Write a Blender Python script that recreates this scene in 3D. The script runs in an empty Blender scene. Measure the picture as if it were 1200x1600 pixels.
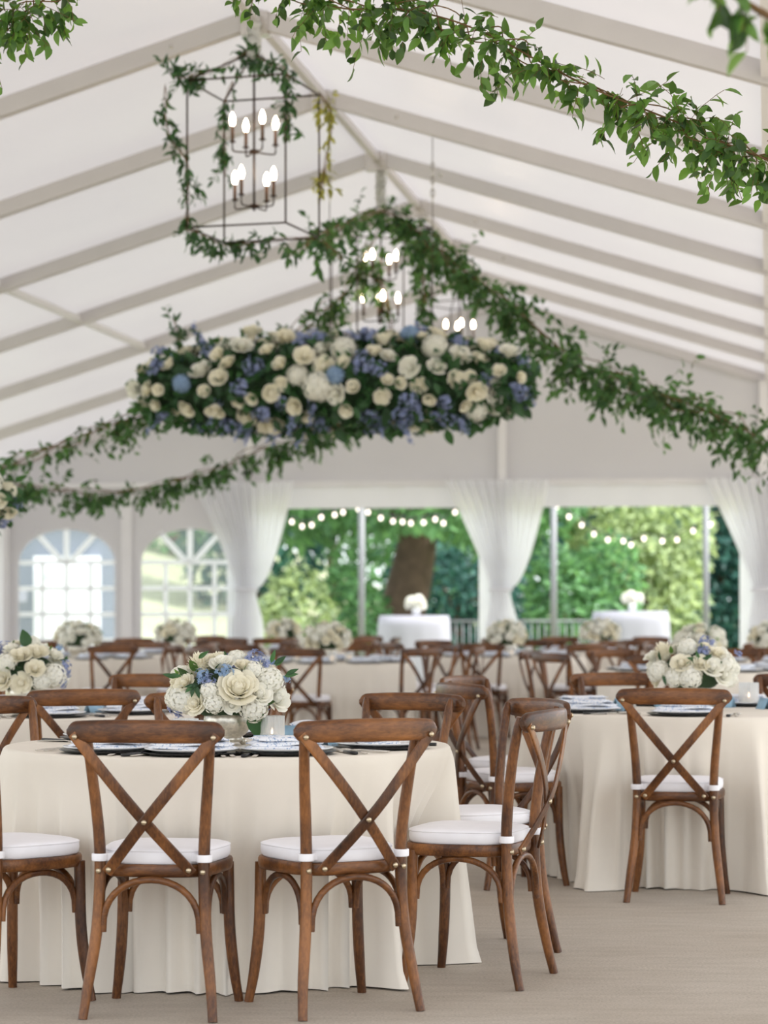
import bpy, math, random
import numpy as np
from mathutils import Vector, Matrix
from mathutils.geometry import tessellate_polygon
R = math.radians
PI = math.pi
rng = random.Random(7)
scene = bpy.context.scene
col = scene.collection

# ------------------------------------------------------------------ camera
FPX = 3778.0            # focal length in pixels of the 1200x1600 frame (85 mm)
HC = 1.22               # eye height
HY = 950.0              # horizon row
cam = bpy.data.cameras.new('camera'); cam_o = bpy.data.objects.new('camera', cam); col.objects.link(cam_o)
cam.sensor_fit = 'AUTO'; cam.sensor_width = 36.0; cam.lens = 85.0
cam.shift_y = (HY - 800.0) / 1600.0
cam.clip_end = 400
cam_o.location = (0, 0, HC); cam_o.rotation_euler = (R(90), 0, 0)
cam.dof.use_dof = True; cam.dof.focus_distance = 8.1; cam.dof.aperture_fstop = 3.4
scene.camera = cam_o
vs = scene.view_settings
vs.view_transform = 'Standard'; vs.look = 'None'; vs.gamma = 1.0; vs.use_curve_mapping = False
vs.exposure = 0.68

# ------------------------------------------------------------------ world, sun
w = bpy.data.worlds.new('world'); scene.world = w; w.use_nodes = True
wn = w.node_tree.nodes; wl = w.node_tree.links; wn.clear()
wo = wn.new('ShaderNodeOutputWorld'); wb = wn.new('ShaderNodeBackground')
wb.inputs['Color'].default_value = (0.90, 0.95, 1.0, 1); wb.inputs['Strength'].default_value = 1.5
wl.new(wb.outputs[0], wo.inputs[0])
sun = bpy.data.lights.new('sun', 'SUN'); sun.energy = 4.2; sun.angle = R(1.5); sun.color = (1.0, 0.975, 0.945)
sun_o = bpy.data.objects.new('sun', sun); col.objects.link(sun_o)
sun_o.rotation_euler = (R(35), 0, R(78))

# ------------------------------------------------------------------ helpers
def lin(r, g, b):
    return tuple(((c / 255) / 12.92 if c / 255 <= .04045 else ((c / 255 + .055) / 1.055) ** 2.4) for c in (r, g, b))
def P(px, py, D):
    return Vector(((px - 600) * D / FPX, D, HC - (py - HY) * D / FPX))
PHI = math.atan(600 / FPX); SP, CP = math.sin(PHI), math.cos(PHI)
def T(u, v, z):                                   # tent axes: u along the ridge, v across
    return Vector((u * SP + v * CP, u * CP - v * SP, z))

class MB:
    def __init__(s): s.v = []; s.f = []; s.n = 0
    def add(s, vs_, fs_):
        o = len(s.v); s.v += [tuple(p) for p in vs_]; s.f += [tuple(i + o for i in f) for f in fs_]
    def box(s, c, h, M=None):
        pts = [Vector((c[0] + x * h[0], c[1] + y * h[1], c[2] + z * h[2])) for x in (-1, 1) for y in (-1, 1) for z in (-1, 1)]
        if M: pts = [M @ p for p in pts]
        s.add(pts, [(0, 1, 3, 2), (4, 6, 7, 5), (0, 4, 5, 1), (2, 3, 7, 6), (0, 2, 6, 4), (1, 5, 7, 3)])
    def beam(s, a, b, wd, ht, up=(0, 0, 1)):
        a = Vector(a); b = Vector(b); t = (b - a).normalized(); sd = t.cross(Vector(up)).normalized(); u = sd.cross(t)
        pts = [p + sd * (x * wd / 2) + u * (y * ht / 2) for p in (a, b) for x in (-1, 1) for y in (-1, 1)]
        s.add(pts, [(0, 2, 3, 1), (4, 5, 7, 6), (0, 1, 5, 4), (2, 6, 7, 3), (0, 4, 6, 2), (1, 3, 7, 5)])
    def sweep(s, path, sec, scales=None, up=(0, 0, 1), closed=False):
        path = [Vector(p) for p in path]; n = len(path); m = len(sec); vs_ = []; up = Vector(up); prev = None
        for i, p in enumerate(path):
            if closed: t = (path[(i + 1) % n] - path[i - 1]).normalized()
            else: t = (path[min(i + 1, n - 1)] - path[max(i - 1, 0)]).normalized()
            sd = t.cross(up)
            if sd.length < 1e-3: sd = prev if prev else t.cross(Vector((1, 0, 0)))
            sd.normalize(); prev = sd; u = sd.cross(t)
            sc = scales[i] if scales else (1, 1)
            if not isinstance(sc, tuple): sc = (sc, sc)
            vs_ += [p + sd * (a * sc[0]) + u * (b * sc[1]) for a, b in sec]
        fs_ = []
        for i in range(n if closed else n - 1):
            j = (i + 1) % n
            for k in range(m):
                l = (k + 1) % m
                fs_.append((i * m + k, j * m + k, j * m + l, i * m + l))
        if not closed: fs_ += [tuple(range(m)), tuple((n - 1) * m + k for k in reversed(range(m)))]
        s.add(vs_, fs_)
    def tube(s, path, r, n=8, closed=False):
        sec = [(math.cos(2 * PI * k / n), math.sin(2 * PI * k / n)) for k in range(n)]
        sc = [r] * len(path) if not isinstance(r, (list, tuple)) else list(r)
        path = [Vector(p) for p in path]
        d = path[-1] - path[0]
        up = (0, 0, 1) if abs(d.z) < .7 * max(d.length, 1e-6) else (0, 1, 0)
        s.sweep(path, sec, sc, up, closed)
    def lathe(s, prof, n=24, c=(0, 0, 0), ripple=0, nr=0):
        vs_ = []; m = len(prof)
        for k in range(n):
            a = 2 * PI * k / n; q = 1 + (ripple * math.cos(nr * a) if nr else 0)
            vs_ += [(c[0] + r * q * math.cos(a), c[1] + r * q * math.sin(a), c[2] + z) for r, z in prof]
        fs_ = []
        for k in range(n):
            l = (k + 1) % n
            for i in range(m - 1): fs_.append((k * m + i, l * m + i, l * m + i + 1, k * m + i + 1))
        if prof[0][0] > 1e-4: fs_.append(tuple(k * m for k in reversed(range(n))))
        if prof[-1][0] > 1e-4: fs_.append(tuple(k * m + m - 1 for k in range(n)))
        s.add(vs_, fs_)
    def sphere(s, c, r, n=10, m=6):
        if not isinstance(r, (tuple, list)): r = (r, r, r)
        vs_ = [(c[0], c[1], c[2] - r[2])]
        for i in range(1, m):
            b = -PI / 2 + PI * i / m
            vs_ += [(c[0] + r[0] * math.cos(b) * math.cos(2 * PI * k / n), c[1] + r[1] * math.cos(b) * math.sin(2 * PI * k / n), c[2] + r[2] * math.sin(b)) for k in range(n)]
        vs_.append((c[0], c[1], c[2] + r[2])); top = len(vs_) - 1
        fs_ = [(0, 1 + (k + 1) % n, 1 + k) for k in range(n)]
        for i in range(m - 2):
            for k in range(n):
                fs_.append((1 + i * n + k, 1 + i * n + (k + 1) % n, 1 + (i + 1) * n + (k + 1) % n, 1 + (i + 1) * n + k))
        fs_ += [(top, 1 + (m - 2) * n + k, 1 + (m - 2) * n + (k + 1) % n) for k in range(n)]
        s.add(vs_, fs_)
    def mesh(s, name, mat, smooth=True):
        me = bpy.data.meshes.new(name); me.from_pydata(s.v, [], s.f)
        if smooth: me.shade_smooth()
        if mat: me.materials.append(mat)
        return me
    def build(s, name, mat, parent=None, smooth=True):
        return ob(name, s.mesh(name, mat, smooth), parent)
def smooth_angle(me, deg=40):
    try: me.set_sharp_from_angle(angle=R(deg))
    except Exception: pass
def ob(name, me, parent=None, M=None):
    o = bpy.data.objects.new(name, me); col.objects.link(o)
    if parent is not None: o.parent = parent
    if M is not None: o.matrix_local = M
    return o
def tag(o, label, cat, group=None, kind=None):
    if label: o['label'] = label
    if cat: o['category'] = cat
    if group: o['group'] = group
    if kind: o['kind'] = kind
    return o
def empty(name, loc=(0, 0, 0), rz=0.0):
    o = bpy.data.objects.new(name, None); col.objects.link(o); o.empty_display_size = .1
    o.location = loc; o.rotation_euler = (0, 0, rz); return o
def stem_of(n): return n.split('.')[0]
def copy_tree(o, parent=None):
    c = o.copy(); col.objects.link(c); c.parent = parent
    for ch in o.children: copy_tree(ch, c)
    return c
def rsec(a, b, k=.35):                            # rounded rectangle section
    out = []
    for q in range(4):
        cx = (1, -1, -1, 1)[q] * a * (1 - k); cy = (1, 1, -1, -1)[q] * b * (1 - k)
        for j in range(3):
            an = PI / 2 * q + PI / 4 * j
            out.append((cx + a * k * math.cos(an), cy + b * k * math.sin(an)))
    return out
def spline(pts, n):
    pts = [Vector(p) for p in pts]; q = [pts[0] * 2 - pts[1]] + pts + [pts[-1] * 2 - pts[-2]]; out = []
    for i in range(len(pts) - 1):
        a, b, c, d = q[i:i + 4]
        for k in range(n):
            t = k / n
            out.append(.5 * ((2 * b) + (c - a) * t + (2 * a - 5 * b + 4 * c - d) * t * t + (3 * b - a - 3 * c + d) * t ** 3))
    out.append(pts[-1]); return out
def sst(a, b, x):
    t = max(0, min(1, (x - a) / (b - a))); return t * t * (3 - 2 * t)

# ------------------------------------------------------------------ materials
def nodes(name):
    m = bpy.data.materials.new(name); m.use_nodes = True; nt = m.node_tree; nt.nodes.clear()
    out = nt.nodes.new('ShaderNodeOutputMaterial'); return m, nt, out
def principled(nt, c, rough=.5, metal=0., spec=.5):
    b = nt.nodes.new('ShaderNodeBsdfPrincipled'); b.inputs['Base Color'].default_value = (*c, 1)
    b.inputs['Roughness'].default_value = rough; b.inputs['Metallic'].default_value = metal
    b.inputs['Specular IOR Level'].default_value = spec; return b
def noise(nt, scale, detail=4, coord='Object', st=None, rough=.55):
    tc = nt.nodes.new('ShaderNodeTexCoord'); n = nt.nodes.new('ShaderNodeTexNoise')
    n.inputs['Scale'].default_value = scale; n.inputs['Detail'].default_value = detail; n.inputs['Roughness'].default_value = rough
    if st:
        mp = nt.nodes.new('ShaderNodeMapping'); mp.inputs['Scale'].default_value = st
        nt.links.new(tc.outputs[coord], mp.inputs[0]); nt.links.new(mp.outputs[0], n.inputs['Vector'])
    else: nt.links.new(tc.outputs[coord], n.inputs['Vector'])
    return n
def ramp(nt, src, stops):
    r = nt.nodes.new('ShaderNodeValToRGB'); e = r.color_ramp.elements
    while len(e) < len(stops): e.new(.5)
    for i, (p, c) in enumerate(stops): e[i].position = p; e[i].color = (*c, 1)
    nt.links.new(src, r.inputs[0]); return r
def bump(nt, src, bs, strength=.2, dist=.01):
    b = nt.nodes.new('ShaderNodeBump'); b.inputs['Strength'].default_value = strength; b.inputs['Distance'].default_value = dist
    nt.links.new(src, b.inputs['Height']); nt.links.new(b.outputs[0], bs.inputs['Normal']); return b
def plain(name, c, rough=.5, metal=0., var=.06, scale=30, bmp=0., spec=.5):
    m, nt, out = nodes(name); b = principled(nt, c, rough, metal, spec)
    n = noise(nt, scale)
    r = ramp(nt, n.outputs['Fac'], [(.25, tuple(x * (1 - var) for x in c)), (.75, tuple(min(1, x * (1 + var)) for x in c))])
    nt.links.new(r.outputs[0], b.inputs['Base Color'])
    if bmp: bump(nt, n.outputs['Fac'], b, bmp, .004)
    nt.links.new(b.outputs[0], out.inputs[0]); return m
def thin(name, c, trans=.5, ct=None, rough=.5, spec=.3, var=.08, scale=8, island=0., gloss=True):
    """thin sheet: reflects and lets light through (fabric, petals, leaves)"""
    m, nt, out = nodes(name); b = principled(nt, c, rough, 0, spec if gloss else 0)
    t = nt.nodes.new('ShaderNodeBsdfTranslucent'); mx = nt.nodes.new('ShaderNodeMixShader'); mx.inputs[0].default_value = trans
    n = noise(nt, scale); ct = ct or c
    if island:
        g = nt.nodes.new('ShaderNodeNewGeometry'); oi = nt.nodes.new('ShaderNodeObjectInfo')
        ad = nt.nodes.new('ShaderNodeMath'); ad.operation = 'ADD'; nt.links.new(g.outputs['Random Per Island'], ad.inputs[0]); nt.links.new(oi.outputs['Random'], ad.inputs[1])
        fr = nt.nodes.new('ShaderNodeMath'); fr.operation = 'FRACT'; nt.links.new(ad.outputs[0], fr.inputs[0]); src = fr.outputs[0]; lo, hi = 0., 1.; v = island
    else: src = n.outputs['Fac']; lo, hi = .3, .7; v = var
    for cc, sk in ((c, b.inputs['Base Color']), (ct, t.inputs['Color'])):
        r = ramp(nt, src, [(lo, tuple(x * (1 - v) for x in cc)), (hi, (min(1, cc[0] * (1 + v * (1.5 if island else 1))), min(1, cc[1] * (1 + v)), min(1, cc[2] * (1 + v * .6))))])
        nt.links.new(r.outputs[0], sk)
    nt.links.new(b.outputs[0], mx.inputs[1]); nt.links.new(t.outputs[0], mx.inputs[2]); nt.links.new(mx.outputs[0], out.inputs[0]); return m
def emit(name, c, s):
    m, nt, out = nodes(name); e = nt.nodes.new('ShaderNodeEmission'); e.inputs[0].default_value = (*c, 1); e.inputs[1].default_value = s
    nt.links.new(e.outputs[0], out.inputs[0]); return m
def glass(name, clear=.8, c=(.95, .97, 1), rough=.08, haze=.5):
    m, nt, out = nodes(name); t = nt.nodes.new('ShaderNodeBsdfTransparent'); t.inputs[0].default_value = (*c, 1)
    b = principled(nt, c, rough, 0, .5); tl = nt.nodes.new('ShaderNodeBsdfTranslucent'); tl.inputs[0].default_value = (*c, 1)
    m1 = nt.nodes.new('ShaderNodeMixShader'); m1.inputs[0].default_value = haze
    nt.links.new(b.outputs[0], m1.inputs[1]); nt.links.new(tl.outputs[0], m1.inputs[2])
    m2 = nt.nodes.new('ShaderNodeMixShader'); m2.inputs[0].default_value = 1 - clear
    nt.links.new(t.outputs[0], m2.inputs[1]); nt.links.new(m1.outputs[0], m2.inputs[2]); nt.links.new(m2.outputs[0], out.inputs[0]); return m
def wood_mat(name='wood', st=(2.2, 2.2, 1.1), st2=(1.6, 1.6, .5)):
    m, nt, out = nodes(name); b = principled(nt, (.2, .08, .03), .40, 0, .35)
    oi = nt.nodes.new('ShaderNodeObjectInfo')
    n = noise(nt, 3.5, 6, st=st, rough=.62); n2 = noise(nt, 90, 3, st=st2)
    mx = nt.nodes.new('ShaderNodeMath'); mx.operation = 'MULTIPLY_ADD'; mx.inputs[1].default_value = .30
    nt.links.new(n2.outputs['Fac'], mx.inputs[0]); nt.links.new(n.outputs['Fac'], mx.inputs[2])
    r2 = nt.nodes.new('ShaderNodeMath'); r2.operation = 'MULTIPLY_ADD'; r2.inputs[1].default_value = .12
    nt.links.new(oi.outputs['Random'], r2.inputs[0]); nt.links.new(mx.outputs[0], r2.inputs[2])
    r = ramp(nt, r2.outputs[0], [(.44, lin(32, 17, 8)), (.64, lin(80, 46, 21)), (.92, lin(148, 95, 49))])
    nt.links.new(r.outputs[0], b.inputs['Base Color']); bump(nt, n2.outputs['Fac'], b, .12, .002)
    b.inputs['Coat Weight'].default_value = .12; b.inputs['Coat Roughness'].default_value = .2
    nt.links.new(b.outputs[0], out.inputs[0]); return m
def floor_mat():
    m, nt, out = nodes('concrete'); b = principled(nt, (.4, .35, .3), .62)
    n1 = noise(nt, .55, 5); n2 = noise(nt, 7, 6, st=(.6, 2.4, 1)); n3 = noise(nt, 110, 3)
    r1 = ramp(nt, n1.outputs['Fac'], [(.3, lin(176, 163, 148)), (.7, lin(200, 191, 180))])
    r2 = ramp(nt, n2.outputs['Fac'], [(.3, (.84, .83, .81)), (.7, (1, 1, 1))]); r3 = ramp(nt, n3.outputs['Fac'], [(.32, (.70, .69, .67)), (.60, (1, 1, 1))])
    a = nt.nodes.new('ShaderNodeMixRGB'); a.blend_type = 'MULTIPLY'; a.inputs[0].default_value = 1
    c = nt.nodes.new('ShaderNodeMixRGB'); c.blend_type = 'MULTIPLY'; c.inputs[0].default_value = .8
    nt.links.new(r1.outputs[0], a.inputs[1]); nt.links.new(r2.outputs[0], a.inputs[2]); nt.links.new(a.outputs[0], c.inputs[1]); nt.links.new(r3.outputs[0], c.inputs[2])
    nt.links.new(c.outputs[0], b.inputs['Base Color']); bump(nt, n3.outputs['Fac'], b, .25, .003); nt.links.new(b.outputs[0], out.inputs[0]); return m
def napkin_mat():
    m, nt, out = nodes('napkin'); b = principled(nt, (.8, .8, .85), .8)
    tc = nt.nodes.new('ShaderNodeTexCoord'); v = nt.nodes.new('ShaderNodeTexVoronoi'); v.inputs['Scale'].default_value = 34
    n = noise(nt, 55, 3); ad = nt.nodes.new('ShaderNodeMixRGB'); ad.inputs[0].default_value = .12
    nt.links.new(tc.outputs['Object'], ad.inputs[1]); nt.links.new(n.outputs['Color'], ad.inputs[2]); nt.links.new(ad.outputs[0], v.inputs['Vector'])
    r = ramp(nt, v.outputs['Distance'], [(.12, lin(110, 136, 178)), (.3, lin(172, 190, 216)), (.42, lin(232, 234, 240))])
    nt.links.new(r.outputs[0], b.inputs['Base Color']); nt.links.new(b.outputs[0], out.inputs[0]); return m
def grass_mat():
    m, nt, out = nodes('lawn'); b = principled(nt, (.2, .3, .08), .8, 0, .2)
    n = noise(nt, .4, 6); r = ramp(nt, n.outputs['Fac'], [(.3, lin(136, 140, 108)), (.7, lin(176, 178, 146))])
    nt.links.new(r.outputs[0], b.inputs['Base Color']); nt.links.new(b.outputs[0], out.inputs[0]); return m
M = {}
M['wood'] = wood_mat(); M['wood_x'] = wood_mat('wood_lengthwise', (.9, 2.6, 2.6), (.35, 1.6, 1.6)); M['floor'] = floor_mat(); M['napkin'] = napkin_mat(); M['grass'] = grass_mat()
M['roof'] = thin('roof_fabric', (.79, .765, .785), .42, (.30, .284, .288), rough=.32, spec=.4, var=.03, scale=.5)
M['gable'] = thin('gable_fabric', (.80, .775, .79), .30, (.58, .565, .58), rough=.6, spec=.2, var=.03, scale=.7)
M['muntin'] = thin('muntin_vinyl', (.9, .9, .9), .62, (.95, .95, .96), var=.01)
M['curtain'] = thin('curtain_fabric', (.91, .91, .93), .60, (.94, .94, .97), rough=.8, spec=.1, var=.03, scale=3)
M['cloth'] = plain('linen', lin(230, 222, 210), .75, var=.025, scale=6, bmp=.05, spec=.25)
M['cloth2'] = plain('shade_toned_linen', lin(164, 163, 172), .75, var=.02, scale=6, spec=.2)  # white outdoor cloth, greyed in its base colour to stand in for tree shade
M['cushion'] = plain('cushion_cloth', lin(240, 238, 242), .8, var=.02, scale=20, bmp=.04, spec=.2)
M['alu'] = plain('painted_aluminium', lin(205, 200, 199), .42, .0, var=.03, scale=4)
M['alu_light'] = plain('white_aluminium', lin(228, 225, 225), .4, .0, var=.02, scale=4)
M['steel'] = plain('polished_steel', lin(205, 200, 192), .22, 1., var=.04, scale=40)
M['brass'] = plain('aged_bolt', lin(190, 174, 148), .3, 1., var=.1, scale=80)
M['bronze'] = plain('dark_bronze', lin(62, 46, 36), .4, .6, var=.1, scale=30)
M['sleeve'] = plain('candle_sleeve', lin(96, 66, 44), .45, .2, var=.1, scale=30)
M['black'] = plain('black_lacquer', lin(22, 23, 26), .25, 0, var=.1)
M['white_china'] = plain('white_china', lin(238, 238, 240), .18, 0, var=.01)
M['blue_card'] = plain('blue_card', lin(150, 186, 210), .7, 0, var=.03)
M['silver'] = plain('mercury_glass', lin(214, 208, 196), .28, .75, var=.22, scale=90, bmp=.1)
M['wax'] = plain('candle_wax', lin(240, 226, 200), .5, 0, var=.02)
M['glass'] = glass('ribbed_glass', .52, (.96, .97, .97), .12, .4)
M['vinyl'] = glass('clear_vinyl', .86, (.93, .95, 1.), .1, .7)
M['pane'] = plain('door_pane', lin(196, 216, 206), .15, 0, var=.05)
M['flame'] = emit('flame', (1, .62, .36), 7)
M['bulb'] = emit('bulb', (1, .78, .54), 20)
M['string_bulb'] = emit('string_bulb', (1, .86, .74), 2.6)
M['cream'] = thin('cream_petal', lin(246, 240, 222), .30, lin(250, 246, 228), rough=.7, spec=.15, var=.04, scale=20)
M['white_petal'] = thin('white_petal', lin(246, 245, 238), .30, lin(248, 248, 232), rough=.7, spec=.15, island=.05)
M['warm_petal'] = thin('warm_petal', lin(250, 245, 230), .28, lin(250, 244, 222), rough=.7, spec=.15, var=.05, scale=20)
M['blue_petal'] = thin('blue_petal', lin(150, 164, 206), .3, lin(150, 166, 212), rough=.7, spec=.15, island=.22)
M['sky_petal'] = thin('sky_petal', lin(150, 178, 212), .3, lin(150, 180, 216), rough=.7, spec=.15, island=.2)
M['green_bud'] = plain('green_bud', lin(150, 170, 90), .6, 0, var=.1)
M['leaf'] = thin('leaf', lin(68, 112, 60), .40, lin(118, 162, 66), rough=.38, spec=.5, island=.68)
M['leaf_far'] = thin('garland_leaf', lin(66, 106, 66), .34, lin(98, 146, 72), rough=.5, spec=.35, island=.5)
M['leaf_dark'] = thin('dark_leaf', lin(48, 88, 54), .3, lin(76, 124, 56), rough=.4, spec=.45, island=.4)
M['leaf_yellow'] = thin('yellow_leaf', lin(150, 156, 84), .4, lin(176, 178, 84), rough=.5, spec=.3, island=.3)
M['stem'] = plain('vine_stem', lin(112, 84, 52), .7, 0, var=.2)
M['moss'] = plain('moss_core', lin(44, 66, 40), .9, 0, var=.3, scale=12, bmp=.5)
M['bark'] = plain('bark', lin(96, 78, 66), .9, 0, var=.35, scale=5, bmp=.8)
M['tree_a'] = thin('tree_leaf_mid', lin(98, 146, 106), .36, lin(124, 178, 112), rough=.5, spec=.3, island=.5)
M['tree_b'] = thin('tree_leaf_pale', lin(166, 190, 148), .36, lin(180, 204, 144), rough=.5, spec=.3, island=.4)
M['tree_c'] = thin('tree_leaf_dark', lin(48, 92, 88), .25, lin(56, 108, 92), rough=.5, spec=.3, island=.5)
M['house'] = plain('house_wall', lin(126, 134, 146), .8, 0, var=.02, scale=3)
M['white_paint'] = plain('white_paint', lin(246, 247, 248), .5, 0, var=.01)
M['greymetal'] = plain('grey_metal', lin(128, 130, 132), .5, .2, var=.05)
M['hose'] = thin('white_wrap', (.85, .84, .82), .3, rough=.8, spec=.1, var=.05, scale=20)

# ------------------------------------------------------------------ tent dimensions
RV = -3.26                 # ridge, across
HW = 6.4                   # half width
RZ, EZ = 5.08, 3.11        # ridge and eave heights
GU = 29.9                  # gable wall along the ridge
BAY = 2.44
NB = 12; U0 = GU - NB * BAY
SL = (RZ - EZ) / HW
def roof_z(v): return RZ - SL * abs(v - RV)

# ------------------------------------------------------------------ floor and lawn
m = MB(); a, b = -9.0, 14.0
pts = [T(-8, RV - HW - .3, 0), T(-8, RV + HW + 3, 0), T(GU + .4, RV + HW + 3, 0), T(GU + .4, RV - HW - .3, 0)]
m.add(pts + [p - Vector((0, 0, .12)) for p in pts], [(0, 1, 2, 3), (0, 4, 5, 1), (1, 5, 6, 2), (2, 6, 7, 3), (3, 7, 4, 0)])
tag(m.build('floor', M['floor'], None, False), 'smooth tan grey concrete slab under the tent', None, kind='structure')
m = MB(); N = 40
gv = []
for i in range(N + 1):
    for j in range(N + 1):
        x = -70 + 140 * i / N; y = -30 + 150 * j / N
        z = -.06 + 3.6 * sst(44, 75, y) * sst(4, -8, x) + 1.2 * sst(62, 110, y)
        gv.append((x, y, z))
m.add(gv, [(i * (N + 1) + j, (i + 1) * (N + 1) + j, (i + 1) * (N + 1) + j + 1, i * (N + 1) + j + 1) for i in range(N) for j in range(N)])
tag(m.build('ground_lawn', M['grass']), 'sunlit lawn rising outside the tent', None, kind='structure')

# ------------------------------------------------------------------ ceiling
ceil = empty('ceiling'); tag(ceil, 'white translucent tent roof on pale rafters', None, kind='structure')
for k in range(NB + 1):
    if k == 0: continue
    u0, u1 = U0 + (k - 1) * BAY, U0 + k * BAY
    for sgn in (-1, 1):
        m = MB(); nu, nv = 6, 10; vv = []
        for i in range(nu + 1):
            for j in range(nv + 1):
                tu = i / nu; tv = j / nv; v = RV + sgn * HW * tv
                sag = .035 * math.sin(PI * tu) * math.sin(PI * tv)
                vv.append(T(u0 + (u1 - u0) * tu, v, roof_z(v) - sag + .0))
        m.add(vv, [(i * (nv + 1) + j, (i + 1) * (nv + 1) + j, (i + 1) * (nv + 1) + j + 1, i * (nv + 1) + j + 1) for i in range(nu) for j in range(nv)])
        m.build('fabric_panel', M['roof'], ceil)
for k in range(NB + 1):
    u = U0 + k * BAY
    for sgn in (-1, 1):
        m = MB(); d = .062
        m.beam(T(u, RV, RZ - d), T(u, RV + sgn * HW, EZ - d), .085, .115)
        r = m.build('rafter', M['alu'], ceil, False)
        m = MB()
        for dv in ((.55,) if k < NB - 1 else ()):
            c = T(u, RV + sgn * dv, roof_z(RV + dv) - .062)
            m.lathe([(0, -.046), (.014, -.046), (.014, .046), (0, .046)], 8)
            mm = Matrix.Translation(c) @ Matrix.Rotation(-PHI, 4, 'Z') @ Matrix.Rotation(PI / 2, 4, 'X')
            m.v = [tuple(mm @ Vector(p)) for p in m.v]
            m.build('bolt', M['steel'], r)
    m = MB(); m.box((0, 0, 0), (.09, .055, .075), Matrix.Translation(T(u, RV, RZ - .10)) @ Matrix.Rotation(-PHI, 4, 'Z'))
    m.build('ridge_bracket', M['steel'], ceil, False)
for k in range(NB):
    u0, u1 = U0 + k * BAY, U0 + (k + 1) * BAY
    for dv, nm in ((0, 'ridge_beam'), (-3.3, 'purlin'), (3.25, 'purlin'), (-HW, 'eave_beam'), (HW, 'eave_beam')):
        m = MB(); v = RV + dv; m.beam(T(u0 + .04, v, roof_z(v) - .06), T(u1 - .04, v, roof_z(v) - .06), .055, .06)
        m.build(nm, M['alu_light'] if nm != 'ridge_beam' else M['alu'], ceil, False)

# ------------------------------------------------------------------ gable wall
wall = empty('wall_back'); tag(wall, 'white fabric gable wall with curtained openings', None, kind='structure')
def gable_panel(poly, mat, name, holes=(), off=0.0):
    allv = [p for lp in ([poly] + list(holes)) for p in lp]
    tris = tessellate_polygon([[Vector((p[0], p[1], 0)) for p in lp] for lp in ([poly] + list(holes))])
    m = MB(); vv = [T(GU + off, RV + p[0], p[1]) for p in allv]; n = len(vv)
    vv += [T(GU + off + .012, RV + p[0], p[1]) for p in allv]
    m.add(vv, [tuple(t) for t in tris] + [tuple(i + n for i in reversed(t)) for t in tris])
    return m.build(name, mat, wall, False)
HZ = 2.79
for a, b in ((-6.4, -3.2), (-3.2, 0), (0, 3.2), (3.2, 6.4)):
    gable_panel([(a, HZ), (b, HZ), (b, RZ - SL * abs(b) - .02), (a, RZ - SL * abs(a) - .02)], M['gable'], 'gable_fabric')
def arch(cx, hw, z0, zs, zt, n=16):
    return [(cx - hw, z0), (cx + hw, z0)] + [(cx + hw * math.cos(PI * k / n), zs + (zt - zs) * math.sin(PI * k / n)) for k in range(n + 1)]
def gv_of(px): # pixel column -> offset across from the ridge on the gable plane
    t = (px - 600) / FPX
    return (GU * (t * CP - SP) / (CP + t * SP)) - RV
WZ0, WZS, WZT = .62, 1.80, 2.22
wc = [gv_of(104), gv_of(297)]; whw = .635
gable_panel([(-6.4, .01), (-3.2, .01), (-3.2, HZ), (-6.4, HZ)], M['gable'], 'wall_fabric', [arch(c, whw, WZ0, WZS, WZT) for c in wc])
gable_panel([(3.2, .01), (6.4, .01), (6.4, HZ), (3.2, HZ)], M['gable'], 'wall_fabric')
for i, c in enumerate(wc):
    wd = empty('window_%d' % (i + 1)); tag(wd, ('arched vinyl window with a white door standing beyond it', 'arched vinyl window beside the tied curtain')[i], None, kind='structure')
    poly = arch(c, whw, WZ0, WZS, WZT)
    tris = tessellate_polygon([[Vector((p[0], p[1], 0)) for p in poly]])
    m = MB(); m.add([T(GU + .006, RV + p[0], p[1]) for p in poly], [tuple(t) for t in tris]); m.build('pane', M['vinyl'], wd, False)
    def bar(a, b, wdt=.055):
        m = MB(); A = T(GU - .004, RV + a[0], a[1]); B = T(GU - .004, RV + b[0], b[1]); m.beam(A, B, .014, wdt, up=(B - A).cross(T(1, 0, 0))); m.build('muntin', M['muntin'], wd, False)
    for z in (WZS, WZS - .33, WZS - .66, WZS - .99): bar((c - whw, z), (c + whw, z))
    for f in (-.5, 0, .5): bar((c + f * whw * 1.0, WZ0), (c + f * whw, WZS))
    bar((c, WZS), (c, WZT + .02), .075)
    for s in (-1, 1): bar((c + s * .06, WZS + .02), (c + s * .40, WZS + .385), .07)
m = MB(); m.beam(T(GU - .05, RV - HW, HZ - .01), T(GU - .05, RV + HW, HZ - .01), .08, .07); m.build('header_beam', M['alu_light'], wall, False)
for dv in (-6.4, -4.8, -3.2, 0, 3.2, 6.4):
    m = MB(); top = RZ - SL * abs(dv) - .1
    if dv == -4.8: m.beam(T(GU - .03, RV + dv, 0), T(GU - .03, RV + dv, HZ), .05, .14, up=(1, 0, 0))
    else: m.beam(T(GU - .05, RV + dv, 0), T(GU - .05, RV + dv, top), .10, .10, up=(1, 0, 0))
    m.build('post', M['alu_light'], wall, False)
for a, b in ((-3.2, 0), (0, 3.2)):
    m = MB(); n = 24; vv = []
    for k in range(n + 1):
        v = a + (b - a) * k / n; o = .012 * math.sin(k * 1.7)
        vv += [T(GU - .02 + o, RV + v, HZ), T(GU - .02 + o * 2, RV + v, 2.47)]
    m.add(vv, [(2 * k, 2 * k + 2, 2 * k + 3, 2 * k + 1) for k in range(n)]); m.build('valance', M['gable'], wall)
wl_ = empty('wall_left'); tag(wl_, 'white fabric tent side wall', None, kind='structure')
m = MB(); A, B = T(GU - BAY, RV - HW, .02), T(GU, RV - HW, .02)
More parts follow.
